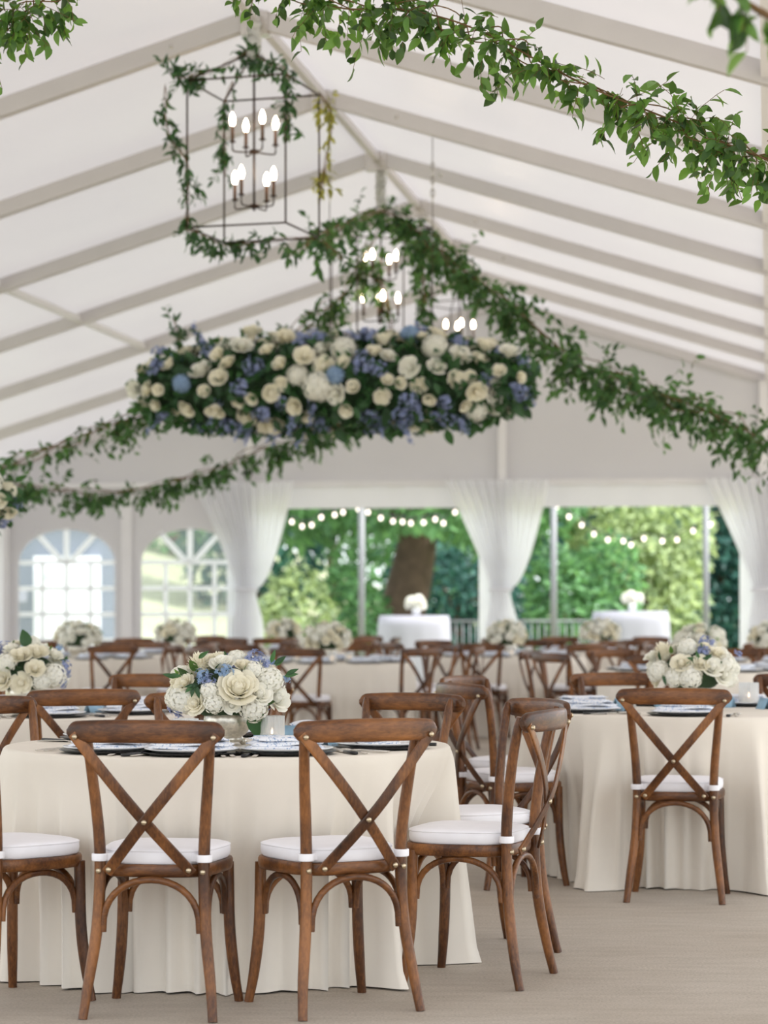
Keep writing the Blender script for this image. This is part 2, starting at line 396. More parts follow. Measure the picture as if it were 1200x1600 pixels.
m.add([A, B, B + Vector((0, 0, EZ - .1)), A + Vector((0, 0, EZ - .1))], [(0, 1, 2, 3)]); m.build('wall_fabric', M['gable'], wl_, False)

# curtains
def curtain(dv, label):
    c = empty('curtain', T(GU - .22, RV + dv, 0), -PHI)
    tag(c, label, 'curtain', 'tied curtains on the gable posts')
    def sheet(name, ef, y0, nz=26, nx=60, amp=.035, fr=11, ph=0.):
        m = MB(); vv = []
        for i in range(nz + 1):
            z, l, r_ = ef(i / nz)
            for j in range(nx + 1):
                t = j / nx; wdt = r_ - l
                vv.append((l + wdt * t, y0 + min(amp, wdt * .06) * math.sin(fr * 2 * PI * t + ph + .4 * math.sin(3 * z)), z))
        m.add(vv, [(i * (nx + 1) + j, i * (nx + 1) + j + 1, (i + 1) * (nx + 1) + j + 1, (i + 1) * (nx + 1) + j) for i in range(nz) for j in range(nx)])
        return m.build(name, M['curtain'], c)
    ZT, ZK = HZ + .01, 1.45
    def swag(t):
        z = ZT + (ZK - ZT) * t; q = (1 - t)
        return z, -.12 - .58 * q ** 1.15 + .16 * t * q * 0, .12 + .48 * (q ** .55) * (1 if q > 0 else 0)
    sheet('drape', swag, 0.0)
    def tail(t):
        z = ZK * (1 - t) + .01; q = sst(0, .35, t)
        return z, -.12 - .06 * q, .12 + .10 * q
    sheet('tail', tail, 0.0, 20, 40, .04, 7)
    sheet('back_drape', lambda t: (ZT - .02 + (.02 - ZT) * t, -.28, .10), .11, 10, 40, .03, 8, 1.)
    m = MB(); m.tube([(.13 * math.cos(a), .06 * math.sin(a), ZK) for a in [2 * PI * k / 20 for k in range(20)]], .028, 6, True); m.build('tie', M['curtain'], c)
for dv, lb in ((-3.2, 'white sheer curtain tied to the post beside the arched window'), (0, 'white sheer curtain tied to the gable post between two openings'), (3.2, 'white sheer curtain tied to the gable post by the dark conifer')):
    curtain(dv, lb)
# small black spotlight on the gable post
sp = empty('spotlight', T(GU - .14, RV - 3.2, HZ + .12)); tag(sp, 'small black spotlight fixed above the header beam', 'spotlight')
m = MB(); m.sphere((0, -.02, 0), .055, 12, 8); m.build('lamp_head', M['black'], sp)
m = MB(); m.box((0, .04, -.03), (.02, .06, .05)); m.build('bracket', M['black'], sp, False)

# ------------------------------------------------------------------ chairs
def chair_meshes():
    out = {}
    def pm(key, m): out[key] = m
    sec_r = [(math.cos(2 * PI * k / 10), math.sin(2 * PI * k / 10)) for k in range(10)]
    for s, k in ((-1, 'l'), (1, 'r')):
        m = MB(); p = spline([(s * .197, -.225, 0), (s * .186, -.203, .10), (s * .166, -.178, .26), (s * .158, -.168, .43), (s * .162, -.172, .56), (s * .176, -.192, .72), (s * .190, -.222, .872)], 5)
        rr = [.0145 + .0035 * sst(0, 10, i) - .002 * sst(18, 30, i) for i in range(len(p))]; rr[-1] = .009
        m.sweep(p, sec_r, rr, (0, 1, 0)); pm('post_' + k, m)
        m = MB(); p = spline([(s * .196, .172, 0), (s * .182, .160, .10), (s * .170, .150, .24), (s * .166, .148, .435)], 5)
        m.sweep(p, sec_r, [.0145 + .0035 * sst(0, 8, i) for i in range(len(p))], (0, 1, 0)); pm('leg_' + k, m)
        m = MB(); n = 16
        p = [(s * (.162 + .004 * math.cos(PI * i / n)), -.008 + .146 * -math.cos(PI * i / n), .275 + .135 * math.sin(PI * i / n) ** .75) for i in range(n + 1)]
        m.sweep(p, sec_r, [.0105] * (n + 1), (s, 0, 0)); pm('side_arch_' + k, m)
    for y, k, hx, z0 in ((-.178, 'rear', .147, .255), (.150, 'front', .150, .275)):
        m = MB(); n = 18
        p = [(-hx * math.cos(PI * i / n), y, z0 + (.412 - z0) * math.sin(PI * i / n) ** .75) for i in range(n + 1)]
        m.sweep(p, sec_r, [.0108] * (n + 1), (0, 1, 0)); pm('arch_' + k, m)
    # top rail
    m = MB(); p, sc = [], []
    xs = [-1, -.997, -.988, -.972, -.95, -.92, -.88, -.82, -.7, -.55, -.4, -.2, 0, .2, .4, .55, .7, .82, .88, .92, .95, .972, .988, .997, 1]
    for q0 in xs:
        x = .235 * q0; q = abs(q0); p.append((x, -.243 - .042 * (1 - q * q), .858 - .004 * q * q))
        e = max(.10, 1 - max(0, (q - .87) / .13) ** 2) ** .5 if q > .87 else 1
        sc.append((.0145 * (.6 + .4 * e), .0350 * (1 - .12 * q ** 3) * e))
    m.sweep(p, [(math.copysign(abs(math.cos(a)) ** .6, math.cos(a)), math.copysign(abs(math.sin(a)) ** .6, math.sin(a))) for a in [2 * PI * k / 14 for k in range(14)]], sc, (0, 0, 1)); pm('top_rail', m)
    for s, k, o in ((-1, 'l', 0), (1, 'r', -.009)):
        m = MB(); n = 18; p = []
        for i in range(n + 1):
            t = i / n; p.append((s * (.216 - .344 * t), -.262 + .068 * t - .038 * math.sin(PI * t) + o * sst(.3, .6, t), .850 - .415 * t))
        sc = [(1, 1)] * (n + 1); sc[0] = (1, .6); sc[-1] = (1, .6)
        m.sweep(p, rsec(.0165, .0045, .4), [1] * (n + 1), (0, 1, .1)); pm('brace_' + k, m)
    def outline(sx=1., n=48):
        pts = []
        for i in range(n):
            a = 2 * PI * i / n; c, s_ = math.cos(a), math.sin(a); e = .62 if s_ > 0 else .5
            x = math.copysign(abs(c) ** e, c); y = math.copysign(abs(s_) ** e, s_)
            hw = .187 + .020 * y; pts.append((x * hw * sx, .008 + y * .188 * sx))
        return pts
    def stack(rings):
        m = MB(); n = 48; vv = []
        for sx, z in rings: vv += [(x, y, z) for x, y in outline(sx)]
        k = len(rings)
        fs = [(i * n + j, i * n + (j + 1) % n, (i + 1) * n + (j + 1) % n, (i + 1) * n + j) for i in range(k - 1) for j in range(n)]
        fs += [tuple(reversed(range(n))), tuple((k - 1) * n + j for j in range(n))]
        m.add(vv, fs); return m
    pm('seat', stack([(.955, .418), (.985, .422), (1, .432), (1, .450), (.985, .456)]))
    pm('cushion', stack([(.93, .457), (.955, .463), (.965, .478), (.960, .492), (.945, .497), (.93, .500), (.85, .5045), (.6, .5075), (.25, .508)]))
    m = MB(); pi = [(x, y, .4955) for x, y in outline(.955)]; m.tube(pi, .0028, 5, True); pm('piping', m)
    for s, k in ((-1, 'l'), (1, 'r')):
        m = MB(); c = (s * .159, -.169)
        ring = [(c[0] + .0215 * math.cos(a), c[1] + .0215 * math.sin(a), .477) for a in [2 * PI * i / 16 for i in range(16)]]
        m.sweep(ring, rsec(.003, .011, .4), [1] * 16, (0, 0, 1), True)
        m.beam((c[0] - s * .015, c[1] + .0, .477), (c[0] - s * .055, c[1] + .02, .478), .004, .022); pm('tie_' + k, m)
    m = MB(); m.lathe([(0, -.004), (.0085, -.004), (.0085, .003), (.0055, .0055), (0, .006)], 10); pm('bolt', m)
    mats = {'cushion': 'cushion', 'piping': 'cushion', 'tie_l': 'cushion', 'tie_r': 'cushion', 'bolt': 'brass', 'top_rail': 'wood_x', 'seat': 'wood_x', 'arch_rear': 'wood_x', 'arch_front': 'wood_x'}
    res = {}
    for k, m in out.items():
        res[k] = m.mesh(k, M[mats.get(k, 'wood')]); smooth_angle(res[k], 50)
    return res
CH = chair_meshes()
BOLT_BACK = Matrix.Rotation(PI / 2, 4, 'X')
def bolt_at(p, parent): ob('bolt', CH['bolt'], parent, Matrix.Translation(p) @ BOLT_BACK)
def chair(loc, rz, label, group, clabel, cgroup, detail=2):
    c = empty('cross_back_chair', loc, rz); tag(c, label, 'chair', group)
    ob('seat', CH['seat'], c); rail = ob('top_rail', CH['top_rail'], c)
    for k, s in (('l', -1), ('r', 1)):
        p = ob('back_post', CH['post_' + k], c); ob('front_leg', CH['leg_' + k], c); br = ob('cross_brace', CH['brace_' + k], c)
        ob('side_arch', CH['side_arch_' + k], c)
        if detail > 1:
            bolt_at((s * .208, -.272, .840), br); bolt_at((-s * .120, -.206 - (.009 if s > 0 else 0), .444), br)
            bolt_at((s * .158, -.187, .437), p)
            bolt_at((s * .189, -.2005, .85), p).__class__ if False else None
    ob('rear_arch', CH['arch_rear'], c); ob('front_arch', CH['arch_front'], c)
    if detail > 1: bolt_at((0, -.268, .59), rail)
    q = empty('seat_cushion', loc, rz); tag(q, clabel, 'cushion', cgroup)
    cu = ob('cushion_pad', CH['cushion'], q)
    if detail > 1: ob('piping', CH['piping'], cu)
    for k in 'lr': ob('tie', CH['tie_' + k], q)
    return c

# ------------------------------------------------------------------ tables and settings
TZ = .75
def cloth_mesh(name, angs, cr, nt=320, nz=26, seed=1, flare=.10, amp=.08):
    r_ = random.Random(seed); ph = [r_.uniform(0, 6.28) for _ in range(8)]
    m = MB(); vv = []; rows = []
    for z in [TZ] * 3: pass
    prof = [('top', .0), ('top', .35), ('top', .74), ('top', .757)]
    for kind, r in prof: rows.append((r, TZ, 0))
    for i in range(nz + 1):
        t = i / nz; rows.append((None, TZ - .006 - (TZ - .009) * t ** 1.0, t))
    for r, z, t in rows:
        for k in range(nt):
            a = 2 * PI * k / nt
            if r is not None: rr = r; zz = z
            else:
                wch = 0
                cr_ = cr
                for c, cq in angs:
                    d = abs((a - c + PI) % (2 * PI) - PI); wq = 1 - sst(R(15), R(23.5), d)
                    if wq > wch: wch = wq; cr_ = cq
                q1 = math.sin(23 * a + ph[0] + 1.4 * math.sin(3 * a + ph[1])); q2 = math.sin(37 * a + ph[2] + 1.2 * math.sin(4 * a + ph[3])); q3 = math.sin(9 * a + ph[4])
                f = .62 * (1 - 2 * abs(q1) ** .75) * (.65 + .35 * q3) + .34 * q2 * (.6 - .4 * q3)
                g = math.sin(61 * a + ph[5] + 2 * math.sin(2 * a))
                am = amp * sst(.0, .75, t) ** .8
                base = .763 + .010 * sst(0, .06, t) + flare * t
                inn = .763 - (.763 - (cr_ - .222)) * sst(.02, .42, t)
                rr = base * (1 - wch) + min(base, inn) * wch + am * (f * (1 - .3 * wch) - .5 * wch + .06 * g)
                if wch > .5: rr = min(rr, base * (1 - wch) + inn * wch + .008)
                zz = z
                if t > .93: rr += .02 * (t - .93) / .07 * (.5 + .5 * math.sin(23 * a + ph[6])) * (1 - wch); zz = z + (.002 * (1 + math.sin(13 * a + ph[7])) if t > .96 else 0)
            vv.append((rr * math.cos(a), rr * math.sin(a), zz))
    n = len(rows)
    fs = [(i * nt + k, (i + 1) * nt + k, (i + 1) * nt + (k + 1) % nt, i * nt + (k + 1) % nt) for i in range(1, n - 1) for k in range(nt)]
    fs += [(0, nt + k, nt + (k + 1) % nt) for k in range(nt)]
    m.add(vv, fs); return m.mesh(name, M['cloth'])
def table_mesh():
    a = MB(); a.lathe([(0, TZ - .028), (.735, TZ - .028), (.745, TZ - .022), (.745, TZ - .007), (.735, TZ - .003), (0, TZ - .003)], 40)
    b = MB(); b.tube([(.3, 0, TZ - .03), (.34, 0, .0)], .016, 8)
    return a.mesh('tabletop', M['wood']), b.mesh('leg', M['greymetal'])
TBL = table_mesh()
def table(loc, cm, tl, cl, group):
    t = empty('round_table', loc); tag(t, tl, 'table', group)
    ob('tabletop', TBL[0], t)
    for k in range(4): ob('leg', TBL[1], t, Matrix.Rotation(PI / 4 + k * PI / 2, 4, 'Z'))
    c = ob('tablecloth', cm); c.location = loc; tag(c, cl, 'tablecloth', 'ivory cloths on the round tables'); return c

def setting_meshes():
    S = {}
    m = MB(); m.lathe([(0, .001), (.10, .001), (.145, .004), (.163, .010), (.164, .012), (.146, .008), (.10, .005), (0, .005)], 40); S['charger'] = m.mesh('charger', M['black'])
    m = MB(); m.lathe([(0, .006), (.10, .006), (.138, .015), (.153, .020), (.152, .0225), (.136, .019), (.098, .011), (0, .010)], 40); S['plate'] = m.mesh('plate', M['white_china'])
    # folded napkin: three stacked soft layers
    m = MB()
    for L in range(3):
        nx, ny = 14, 8; vv = []; lx, ly = .130 - .012 * L, .066 - .006 * L
        for side in (0, 1):
            for i in range(nx + 1):
                for j in range(ny + 1):
                    x = -lx + 2 * lx * i / nx; y = -ly + 2 * ly * j / ny
                    e = min(1, 5 * (1 - abs(x) / lx)) * min(1, 4 * (1 - abs(y) / ly))
                    z = .015 + .013 * L + side * .013 * (.25 + .75 * e ** .5) + .004 * math.sin(22 * x + 9 * L) * math.sin(40 * y + L) + .010 * max(0, abs(x) / lx - .75) * (L - .5)
                    vv.append((x + .006 * math.sin(31 * y + L), y + .004 * math.sin(25 * x), z))
        n1 = (nx + 1) * (ny + 1); fs = []
        for i in range(nx):
            for j in range(ny):
                q = (i * (ny + 1) + j, (i + 1) * (ny + 1) + j, (i + 1) * (ny + 1) + j + 1, i * (ny + 1) + j + 1)
                fs.append(tuple(reversed(q))); fs.append(tuple(x + n1 for x in q))
        edge = [i * (ny + 1) for i in range(nx + 1)] + [nx * (ny + 1) + j for j in range(1, ny + 1)] + [i * (ny + 1) + ny for i in range(nx - 1, -1, -1)] + [j for j in range(ny - 1, 0, -1)]
        for a_, b_ in zip(edge, edge[1:] + edge[:1]): fs.append((a_, b_, b_ + n1, a_ + n1))
        m.add(vv, fs)
    S['napkin'] = m.mesh('napkin', M['napkin'])
    def flat(pts, wd, th=.0016): # path with half widths
        mm = MB(); mm.sweep(pts, rsec(1, 1, .5), [(w_, th) for w_ in wd], (0, 0, 1)); return mm
    z = .004
    mm = flat([(0, -.10, z), (0, -.06, z + .002), (0, 0, z + .004), (0, .03, z + .003), (0, .045, z + .001)], [.007, .008, .0035, .006, .0115])
    for x in (-.0085, -.0028, .0028, .0085):
        mm.sweep([(x, .044, z + .001), (x, .07, z + .003), (x * .9, .098, z + .007)], rsec(1, 1, .5), [(.0019, .0012)] * 2 + [(.0008, .0008)], (0, 0, 1))
    S['fork'] = mm.mesh('fork', M['steel'])
    S['blade'] = flat([(0, -.005, z), (0, .03, z), (.002, .08, z), (.004, .115, z), (.006, .125, z)], [.007, .009, .010, .007, .002], .0012).mesh('blade', M['steel'])
    S['handle'] = flat([(0, -.115, z + .002), (0, -.08, z + .002), (0, -.02, z + .001), (0, .0, z)], [.008, .0105, .008, .006], .005).mesh('handle', M['black'])
    mm = flat([(0, -.10, z), (0, -.06, z + .002), (0, .02, z + .004), (0, .045, z + .002)], [.007, .008, .0035, .004])
    mm.sphere((0, .075, z + .003), (.019, .031, .005), 14, 6); S['spoon'] = mm.mesh('spoon', M['steel'])
    mm = MB(); hw, h, d = .045, .052, .022
    vv = [(-hw, -d, .001), (hw, -d, .001), (hw, 0, h), (-hw, 0, h), (hw, d, .001), (-hw, d, .001)]
    mm.add(vv + [(x, y * .94, z_ - .0015) for x, y, z_ in vv], [(0, 1, 2, 3), (3, 2, 4, 5), (7, 6, 9, 8), (8, 9, 11, 10), (0, 6, 7, 1), (5, 4, 10, 11), (0, 3, 9, 6), (3, 5, 11, 9), (1, 7, 8, 2), (2, 8, 10, 4)])
    S['card'] = mm.mesh('card', M['blue_card'])
    return S
ST = setting_meshes()
def place_setting(tc, ang, where, near=True, jit=0.0):
    """things on the cloth in front of the seat at ANG"""
    c = Vector((tc[0], tc[1], 0)); rz = ang + PI / 2 + jit      # local +y points to the table centre
    rot = Matrix.Rotation(rz, 4, 'Z')
    def at(x, y, z=0): return c + Vector((math.cos(ang), math.sin(ang), 0)) * .565 + (rot @ Vector((x, y, 0))) + Vector((0, 0, TZ + z))
    def put(name, key, x, y, z, rr, label, cat, group):
        o = ob(name, ST[key]); o.location = at(x, y, z); o.rotation_euler = (0, 0, rz + rr); return tag(o, label, cat, group)
    put('charger_plate', 'charger', 0, 0, 0, 0, 'black charger plate under a white plate on ' + where, 'charger', 'black chargers on ' + where)
    put('dinner_plate', 'plate', 0, 0, .001, 0, 'white dinner plate resting on a black charger on ' + where, 'plate', 'white plates on ' + where)
    put('folded_napkin', 'napkin', 0, .01, .003, rng.uniform(-.5, .5), 'blue and white patterned folded napkin on ' + where, 'napkin', 'patterned napkins on ' + where)
    if not near: return
    put('dinner_fork', 'fork', -.20, -.01, 0, rng.uniform(-.1, .1), 'silver fork at the left of a plate on ' + where, 'fork', 'forks on ' + where)
    put('salad_fork', 'fork', -.232, -.015, 0, rng.uniform(-.1, .1), 'silver fork at the left of a plate on ' + where, 'fork', 'forks on ' + where)
    k = empty('table_knife', at(.195, -.01), rz + rng.uniform(-.08, .08)); ob('blade', ST['blade'], k); h = ob('handle', ST['handle'], k); h['label'] = 'black handle'
    tag(k, 'steel table knife with black handle on ' + where, 'knife', 'knives on ' + where)
    put('spoon', 'spoon', .228, -.01, 0, rng.uniform(-.08, .08), 'silver spoon at the right of a plate on ' + where, 'spoon', 'spoons on ' + where)
    put('place_card', 'card', .02 + rng.uniform(-.03, .03), .20, 0, rng.uniform(-.2, .2), 'pale blue folded place card behind a plate on ' + where, 'card', 'blue cards on ' + where)

# candle holders
def holder_meshes():
    g = MB(); g.lathe([(.036, .0), (.041, .002), (.0425, .010), (.0425, .104), (.0405, .104), (.0395, .010), (.0, .008)], 96, ripple=.022, nr=24)
    wx = MB(); wx.lathe([(0, .009), (.030, .009), (.030, .034), (.026, .036), (0, .035)], 20)
    wk = MB(); wk.tube([(0, 0, .035), (0, 0, .041)], .001, 5)
    fl = MB(); fl.lathe([(0, .040), (.0035, .044), (.0042, .049), (.0022, .057), (0, .063)], 8)
    return g.mesh('ribbed_glass', M['glass']), wx.mesh('candle', M['wax']), wk.mesh('wick', M['black']), fl.mesh('flame', M['flame'])
HM = holder_meshes()
def candle_holder(loc, label, group, s=1.0):
    h = empty('candle_holder', loc); h.scale = (s, s, s); tag(h, label, 'candle holder', group)
    ob('ribbed_glass', HM[0], h); c = ob('candle', HM[1], h); ob('wick', HM[2], c); ob('flame', HM[3], c)

# ------------------------------------------------------------------ flowers
def patch(m, fn, nu, nv):
    vv = [fn(-1 + 2 * i / nu, j / nv) for i in range(nu + 1) for j in range(nv + 1)]
    m.add(vv, [(i * (nv + 1) + j, (i + 1) * (nv + 1) + j, (i + 1) * (nv + 1) + j + 1, i * (nv + 1) + j + 1) for i in range(nu) for j in range(nv)])
def rose_mesh(seed, mat, openness=1.0, layers=(3, 4, 5, 6, 7)):
    r_ = random.Random(seed); m = MB(); n = len(layers)
    for L, cnt in enumerate(layers):
        t = (L + .4) / n
        for k in range(cnt):
            a0 = 2 * PI * (k + .5 * (L % 2)) / cnt + r_.uniform(-.25, .25) + L * .7; wd = (PI / cnt) * 1.35; hh = r_.uniform(.92, 1.08); tl = r_.uniform(-.06, .06)
            def fn(u, v):
                a = a0 + u * wd * (1 - .25 * v * v)
                rad = t * (.30 + .62 * v ** .8) * (1 + .04 * u) ; lip = (openness * .26 * t * max(0, v - .6) / .4 * (1 - .3 * abs(u)))
                rad += lip; z = (.98 - .50 * t * t * openness) * (v ** .85) * hh - .16 * lip - (.10 * u * u * v) + tl * v
                return (rad * math.cos(a), rad * math.sin(a), z - .28)
            patch(m, fn, 4, 4)
    m.sphere((0, 0, .18), (.30, .30, .46), 10, 6)
    return m.mesh('rose', mat)
def floret_dome(seed, mat, n=80, petals=4, size=.2, flat=.85, pw=.55):
    r_ = random.Random(seed); m = MB(); ga = PI * (3 - 5 ** .5)
    for k in range(n):
        zc = 1 - 1.45 * (k + .5) / n; rr = (1 - zc * zc) ** .5; a = k * ga
        nrm = Vector((rr * math.cos(a), rr * math.sin(a), zc)); c = nrm * r_.uniform(.84, 1.0); c.z *= flat
        x = nrm.orthogonal().normalized(); y = nrm.cross(x); q = r_.uniform(0, 6.28)
        for p in range(petals):
            b = q + 2 * PI * p / petals; d = x * math.cos(b) + y * math.sin(b); e = nrm.cross(d)
            s_ = size * r_.uniform(.85, 1.1)
            m.add([c, c + d * s_ * .6 + e * s_ * pw + nrm * s_ * .12, c + d * s_ * 1.05 + nrm * s_ * .05, c + d * s_ * .6 - e * s_ * pw + nrm * s_ * .12], [(0, 1, 2, 3)])
    m.sphere((0, 0, -.05), (.74, .74, .66), 10, 6)
    return m.mesh('flower', mat)
def mum_mesh(seed, mat):
    r_ = random.Random(seed); m = MB(); ga = PI * (3 - 5 ** .5); n = 90
    for k in range(n):
        t = (k + .5) / n; el = 1.45 - 1.5 * t; a = k * ga
        nrm = Vector((math.cos(el) * math.cos(a), math.cos(el) * math.sin(a), math.sin(el))); sd = nrm.cross(Vector((0, 0, 1))).normalized(); up = sd.cross(nrm)
        L = r_.uniform(.85, 1.05); wd = .085
        m.add([nrm * .25 - sd * wd * .6, nrm * .25 + sd * wd * .6, nrm * .7 * L + sd * wd - up * .03, nrm * .7 * L - sd * wd - up * .03, nrm * L + up * .06], [(0, 1, 2, 3), (3, 2, 4)])
    m.sphere((0, 0, -.05), (.45, .45, .45), 10, 5)
    return m.mesh('chrysanthemum', mat)
def spray_mesh(seed, mat, n=26):                  # drooping delphinium spike, along +z, unit length
    r_ = random.Random(seed); m = MB(); ga = PI * (3 - 5 ** .5)
    for k in range(n):
        t = k / n; jr = r_.uniform(.6, 1.5); c = Vector((.17 * jr * (1 - .6 * t) * math.cos(k * ga), .17 * jr * (1 - .6 * t) * math.sin(k * ga), t + r_.uniform(-.06, .06) + .06 * math.sin(9 * t))); nrm = Vector((c.x, c.y, .06)).normalized()
        x = nrm.orthogonal().normalized(); y = nrm.cross(x)
        for p in range(5):
            b = 2 * PI * p / 5 + k; d = x * math.cos(b) + y * math.sin(b); e = nrm.cross(d); s_ = .13 * (1 - .5 * t) * r_.uniform(.9, 1.15)
            m.add([c, c + d * s_ * .6 + e * s_ * .42, c + d * s_ + nrm * s_ * .2, c + d * s_ * .6 - e * s_ * .42], [(0, 1, 2, 3)])
    m.tube([(0, 0, -.1), (0, 0, 1)], .02, 5)
    return m.mesh('delphinium', mat)
def leaf_template(n=4, wd=.26, fold=.10, droop=.22):
    vv, fs = [], []
    for i in range(n + 1):
        t = i / n; w_ = wd * (math.sin(PI * min(1, t ** .8)) ** .8) if 0 < i < n else (.02 if i == 0 else 0.002); z = -droop * t * t
        vv += [(-w_, t, z + fold * w_ / wd), (0, t, z), (w_, t, z + fold * w_ / wd)]
    for i in range(n):
        fs += [(3 * i, 3 * i + 1, 3 * i + 4, 3 * i + 3), (3 * i + 1, 3 * i + 2, 3 * i + 5, 3 * i + 4)]
    return vv, fs
LEAF = leaf_template(); LEAF3 = leaf_template(3, .24, .08, .3); LEAFW = leaf_template(5, .36, .08, .25)
def leaf_mesh(mat, tpl=None):
    m = MB(); m.add(*(tpl or LEAF)); return m.mesh('leaf', mat)
LEAFN = leaf_template(4, .17, .07, .2); LEAFT = leaf_template(3, .15, .05, .25)
LMN = {k: leaf_mesh(M[k], LEAFN) for k in ('leaf_dark', 'leaf_yellow')}
LM = {k: leaf_mesh(M[k]) for k in ('leaf', 'leaf_dark', 'leaf_yellow', 'leaf_far')}
LMW = leaf_mesh(M['leaf_dark'], LEAFW)
def basis(pos, d, nrm, s):
    y = Vector(d).normalized(); x = y.cross(Vector(nrm))
    if x.length < 1e-4: x = y.orthogonal()
    x.normalize(); z = x.cross(y)
    return Matrix(((x.x * s, y.x * s, z.x * s, pos[0]), (x.y * s, y.y * s, z.y * s, pos[1]), (x.z * s, y.z * s, z.z * s, pos[2]), (0, 0, 0, 1)))
def face_basis(pos, nrm, s, roll=0.):             # +z of the flower along nrm
    z = Vector(nrm).normalized(); x = z.orthogonal().normalized(); y = z.cross(x)
    x2 = x * math.cos(roll) + y * math.sin(roll); y2 = z.cross(x2)
    return Matrix(((x2.x * s, y2.x * s, z.x * s, pos[0]), (x2.y * s, y2.y * s, z.y * s, pos[1]), (x2.z * s, y2.z * s, z.z * s, pos[2]), (0, 0, 0, 1)))
def merge(name, mats_, tpl, mat, parent, kind='stuff'):
    if not mats_: return None
    tv = np.array(tpl[0]); A = np.array([[list(r) for r in mm] for mm in mats_])
    V = np.einsum('nij,kj->nki', A[:, :3, :3], tv) + A[:, None, :3, 3]
    k = len(tv); n = len(mats_)
    me = bpy.data.meshes.new(name)
    F = np.array([f for f in tpl[1]]); FF = (F[None] + (np.arange(n) * k)[:, None, None]).reshape(-1, F.shape[1])
    me.vertices.add(n * k); me.vertices.foreach_set('co', V.reshape(-1).astype(np.float32))
    nf = len(FF); me.loops.add(nf * F.shape[1]); me.loops.foreach_set('vertex_index', FF.reshape(-1).astype(np.int32))
    me.polygons.add(nf); me.polygons.foreach_set('loop_start', (np.arange(nf) * F.shape[1]).astype(np.int32))
    me.update(); me.validate(); me.shade_smooth(); me.materials.append(mat)
    o = ob(name, me, parent)
    if kind: o['kind'] = kind
    return o
def rvec(r_=rng):
    while True:
        v = Vector((r_.uniform(-1, 1), r_.uniform(-1, 1), r_.uniform(-1, 1)))
        if .05 < v.length < 1: return v.normalized()

FL = {}
FL['rose'] = [rose_mesh(s, M['cream'], o) for s, o in ((1, 1.), (2, .8), (3, 1.15))]
FL['rosew'] = [rose_mesh(s, M['white_petal'], o) for s, o in ((4, 1.1), (5, .9))]
FL['bud'] = [rose_mesh(6, M['warm_petal'], .5, (3, 4, 5, 5)), rose_mesh(8, M['warm_petal'], .9)]
FL['hyd'] = [floret_dome(s, M['white_petal']) for s in (1, 2)]
FL['mum'] = [mum_mesh(1, M['cream'])]
def loose_cluster(seed, mat, n=30):
    r_ = random.Random(seed); m = MB()
    for k in range(n):
        nrm = rvec(r_); nrm.z = abs(nrm.z) * .9 + .05; nrm.normalize(); c = nrm * r_.uniform(.55, 1.15); x = nrm.orthogonal().normalized(); y = nrm.cross(x); q = r_.uniform(0, 6.28)
        m.tube([(0, 0, -.2), c], .018, 3)
        for p in range(5):
            b = q + 2 * PI * p / 5; d = x * math.cos(b) + y * math.sin(b); e = nrm.cross(d); s_ = .30 * r_.uniform(.8, 1.15)
            m.add([c, c + d * s_ * .55 + e * s_ * .30 + nrm * s_ * .15, c + d * s_ + nrm * s_ * .1, c + d * s_ * .55 - e * s_ * .30 + nrm * s_ * .15], [(0, 1, 2, 3)])
    return m.mesh('blue_flower', mat)
FL['blue'] = [loose_cluster(s, M['blue_petal']) for s in (3, 5)]
FL['sky'] = [loose_cluster(s, M['sky_petal']) for s in (4, 6)]
FL['skyhyd'] = [floret_dome(9, M['sky_petal'])]
FL['spray'] = [spray_mesh(1, M['blue_petal'])]
NM = {'rose': 'rose', 'rosew': 'rose', 'bud': 'rose', 'hyd': 'hydrangea', 'mum': 'chrysanthemum', 'blue': 'blue_flower', 'sky': 'blue_flower', 'skyhyd': 'hydrangea', 'spray': 'delphinium'}
def flower(kind, parent, pos, nrm, s, roll=None):
    return ob(NM[kind], rng.choice(FL[kind]), parent, face_basis(pos, nrm, s, rng.uniform(0, 6.28) if roll is None else roll))
def leaf_ob(parent, pos, d, nrm, s, kind='leaf_dark'):
    return ob('leaf', LMW if kind == 'wide' else LMN['leaf_dark'] if kind == 'narrow' else LM[kind], parent, basis(pos, d, nrm, s))

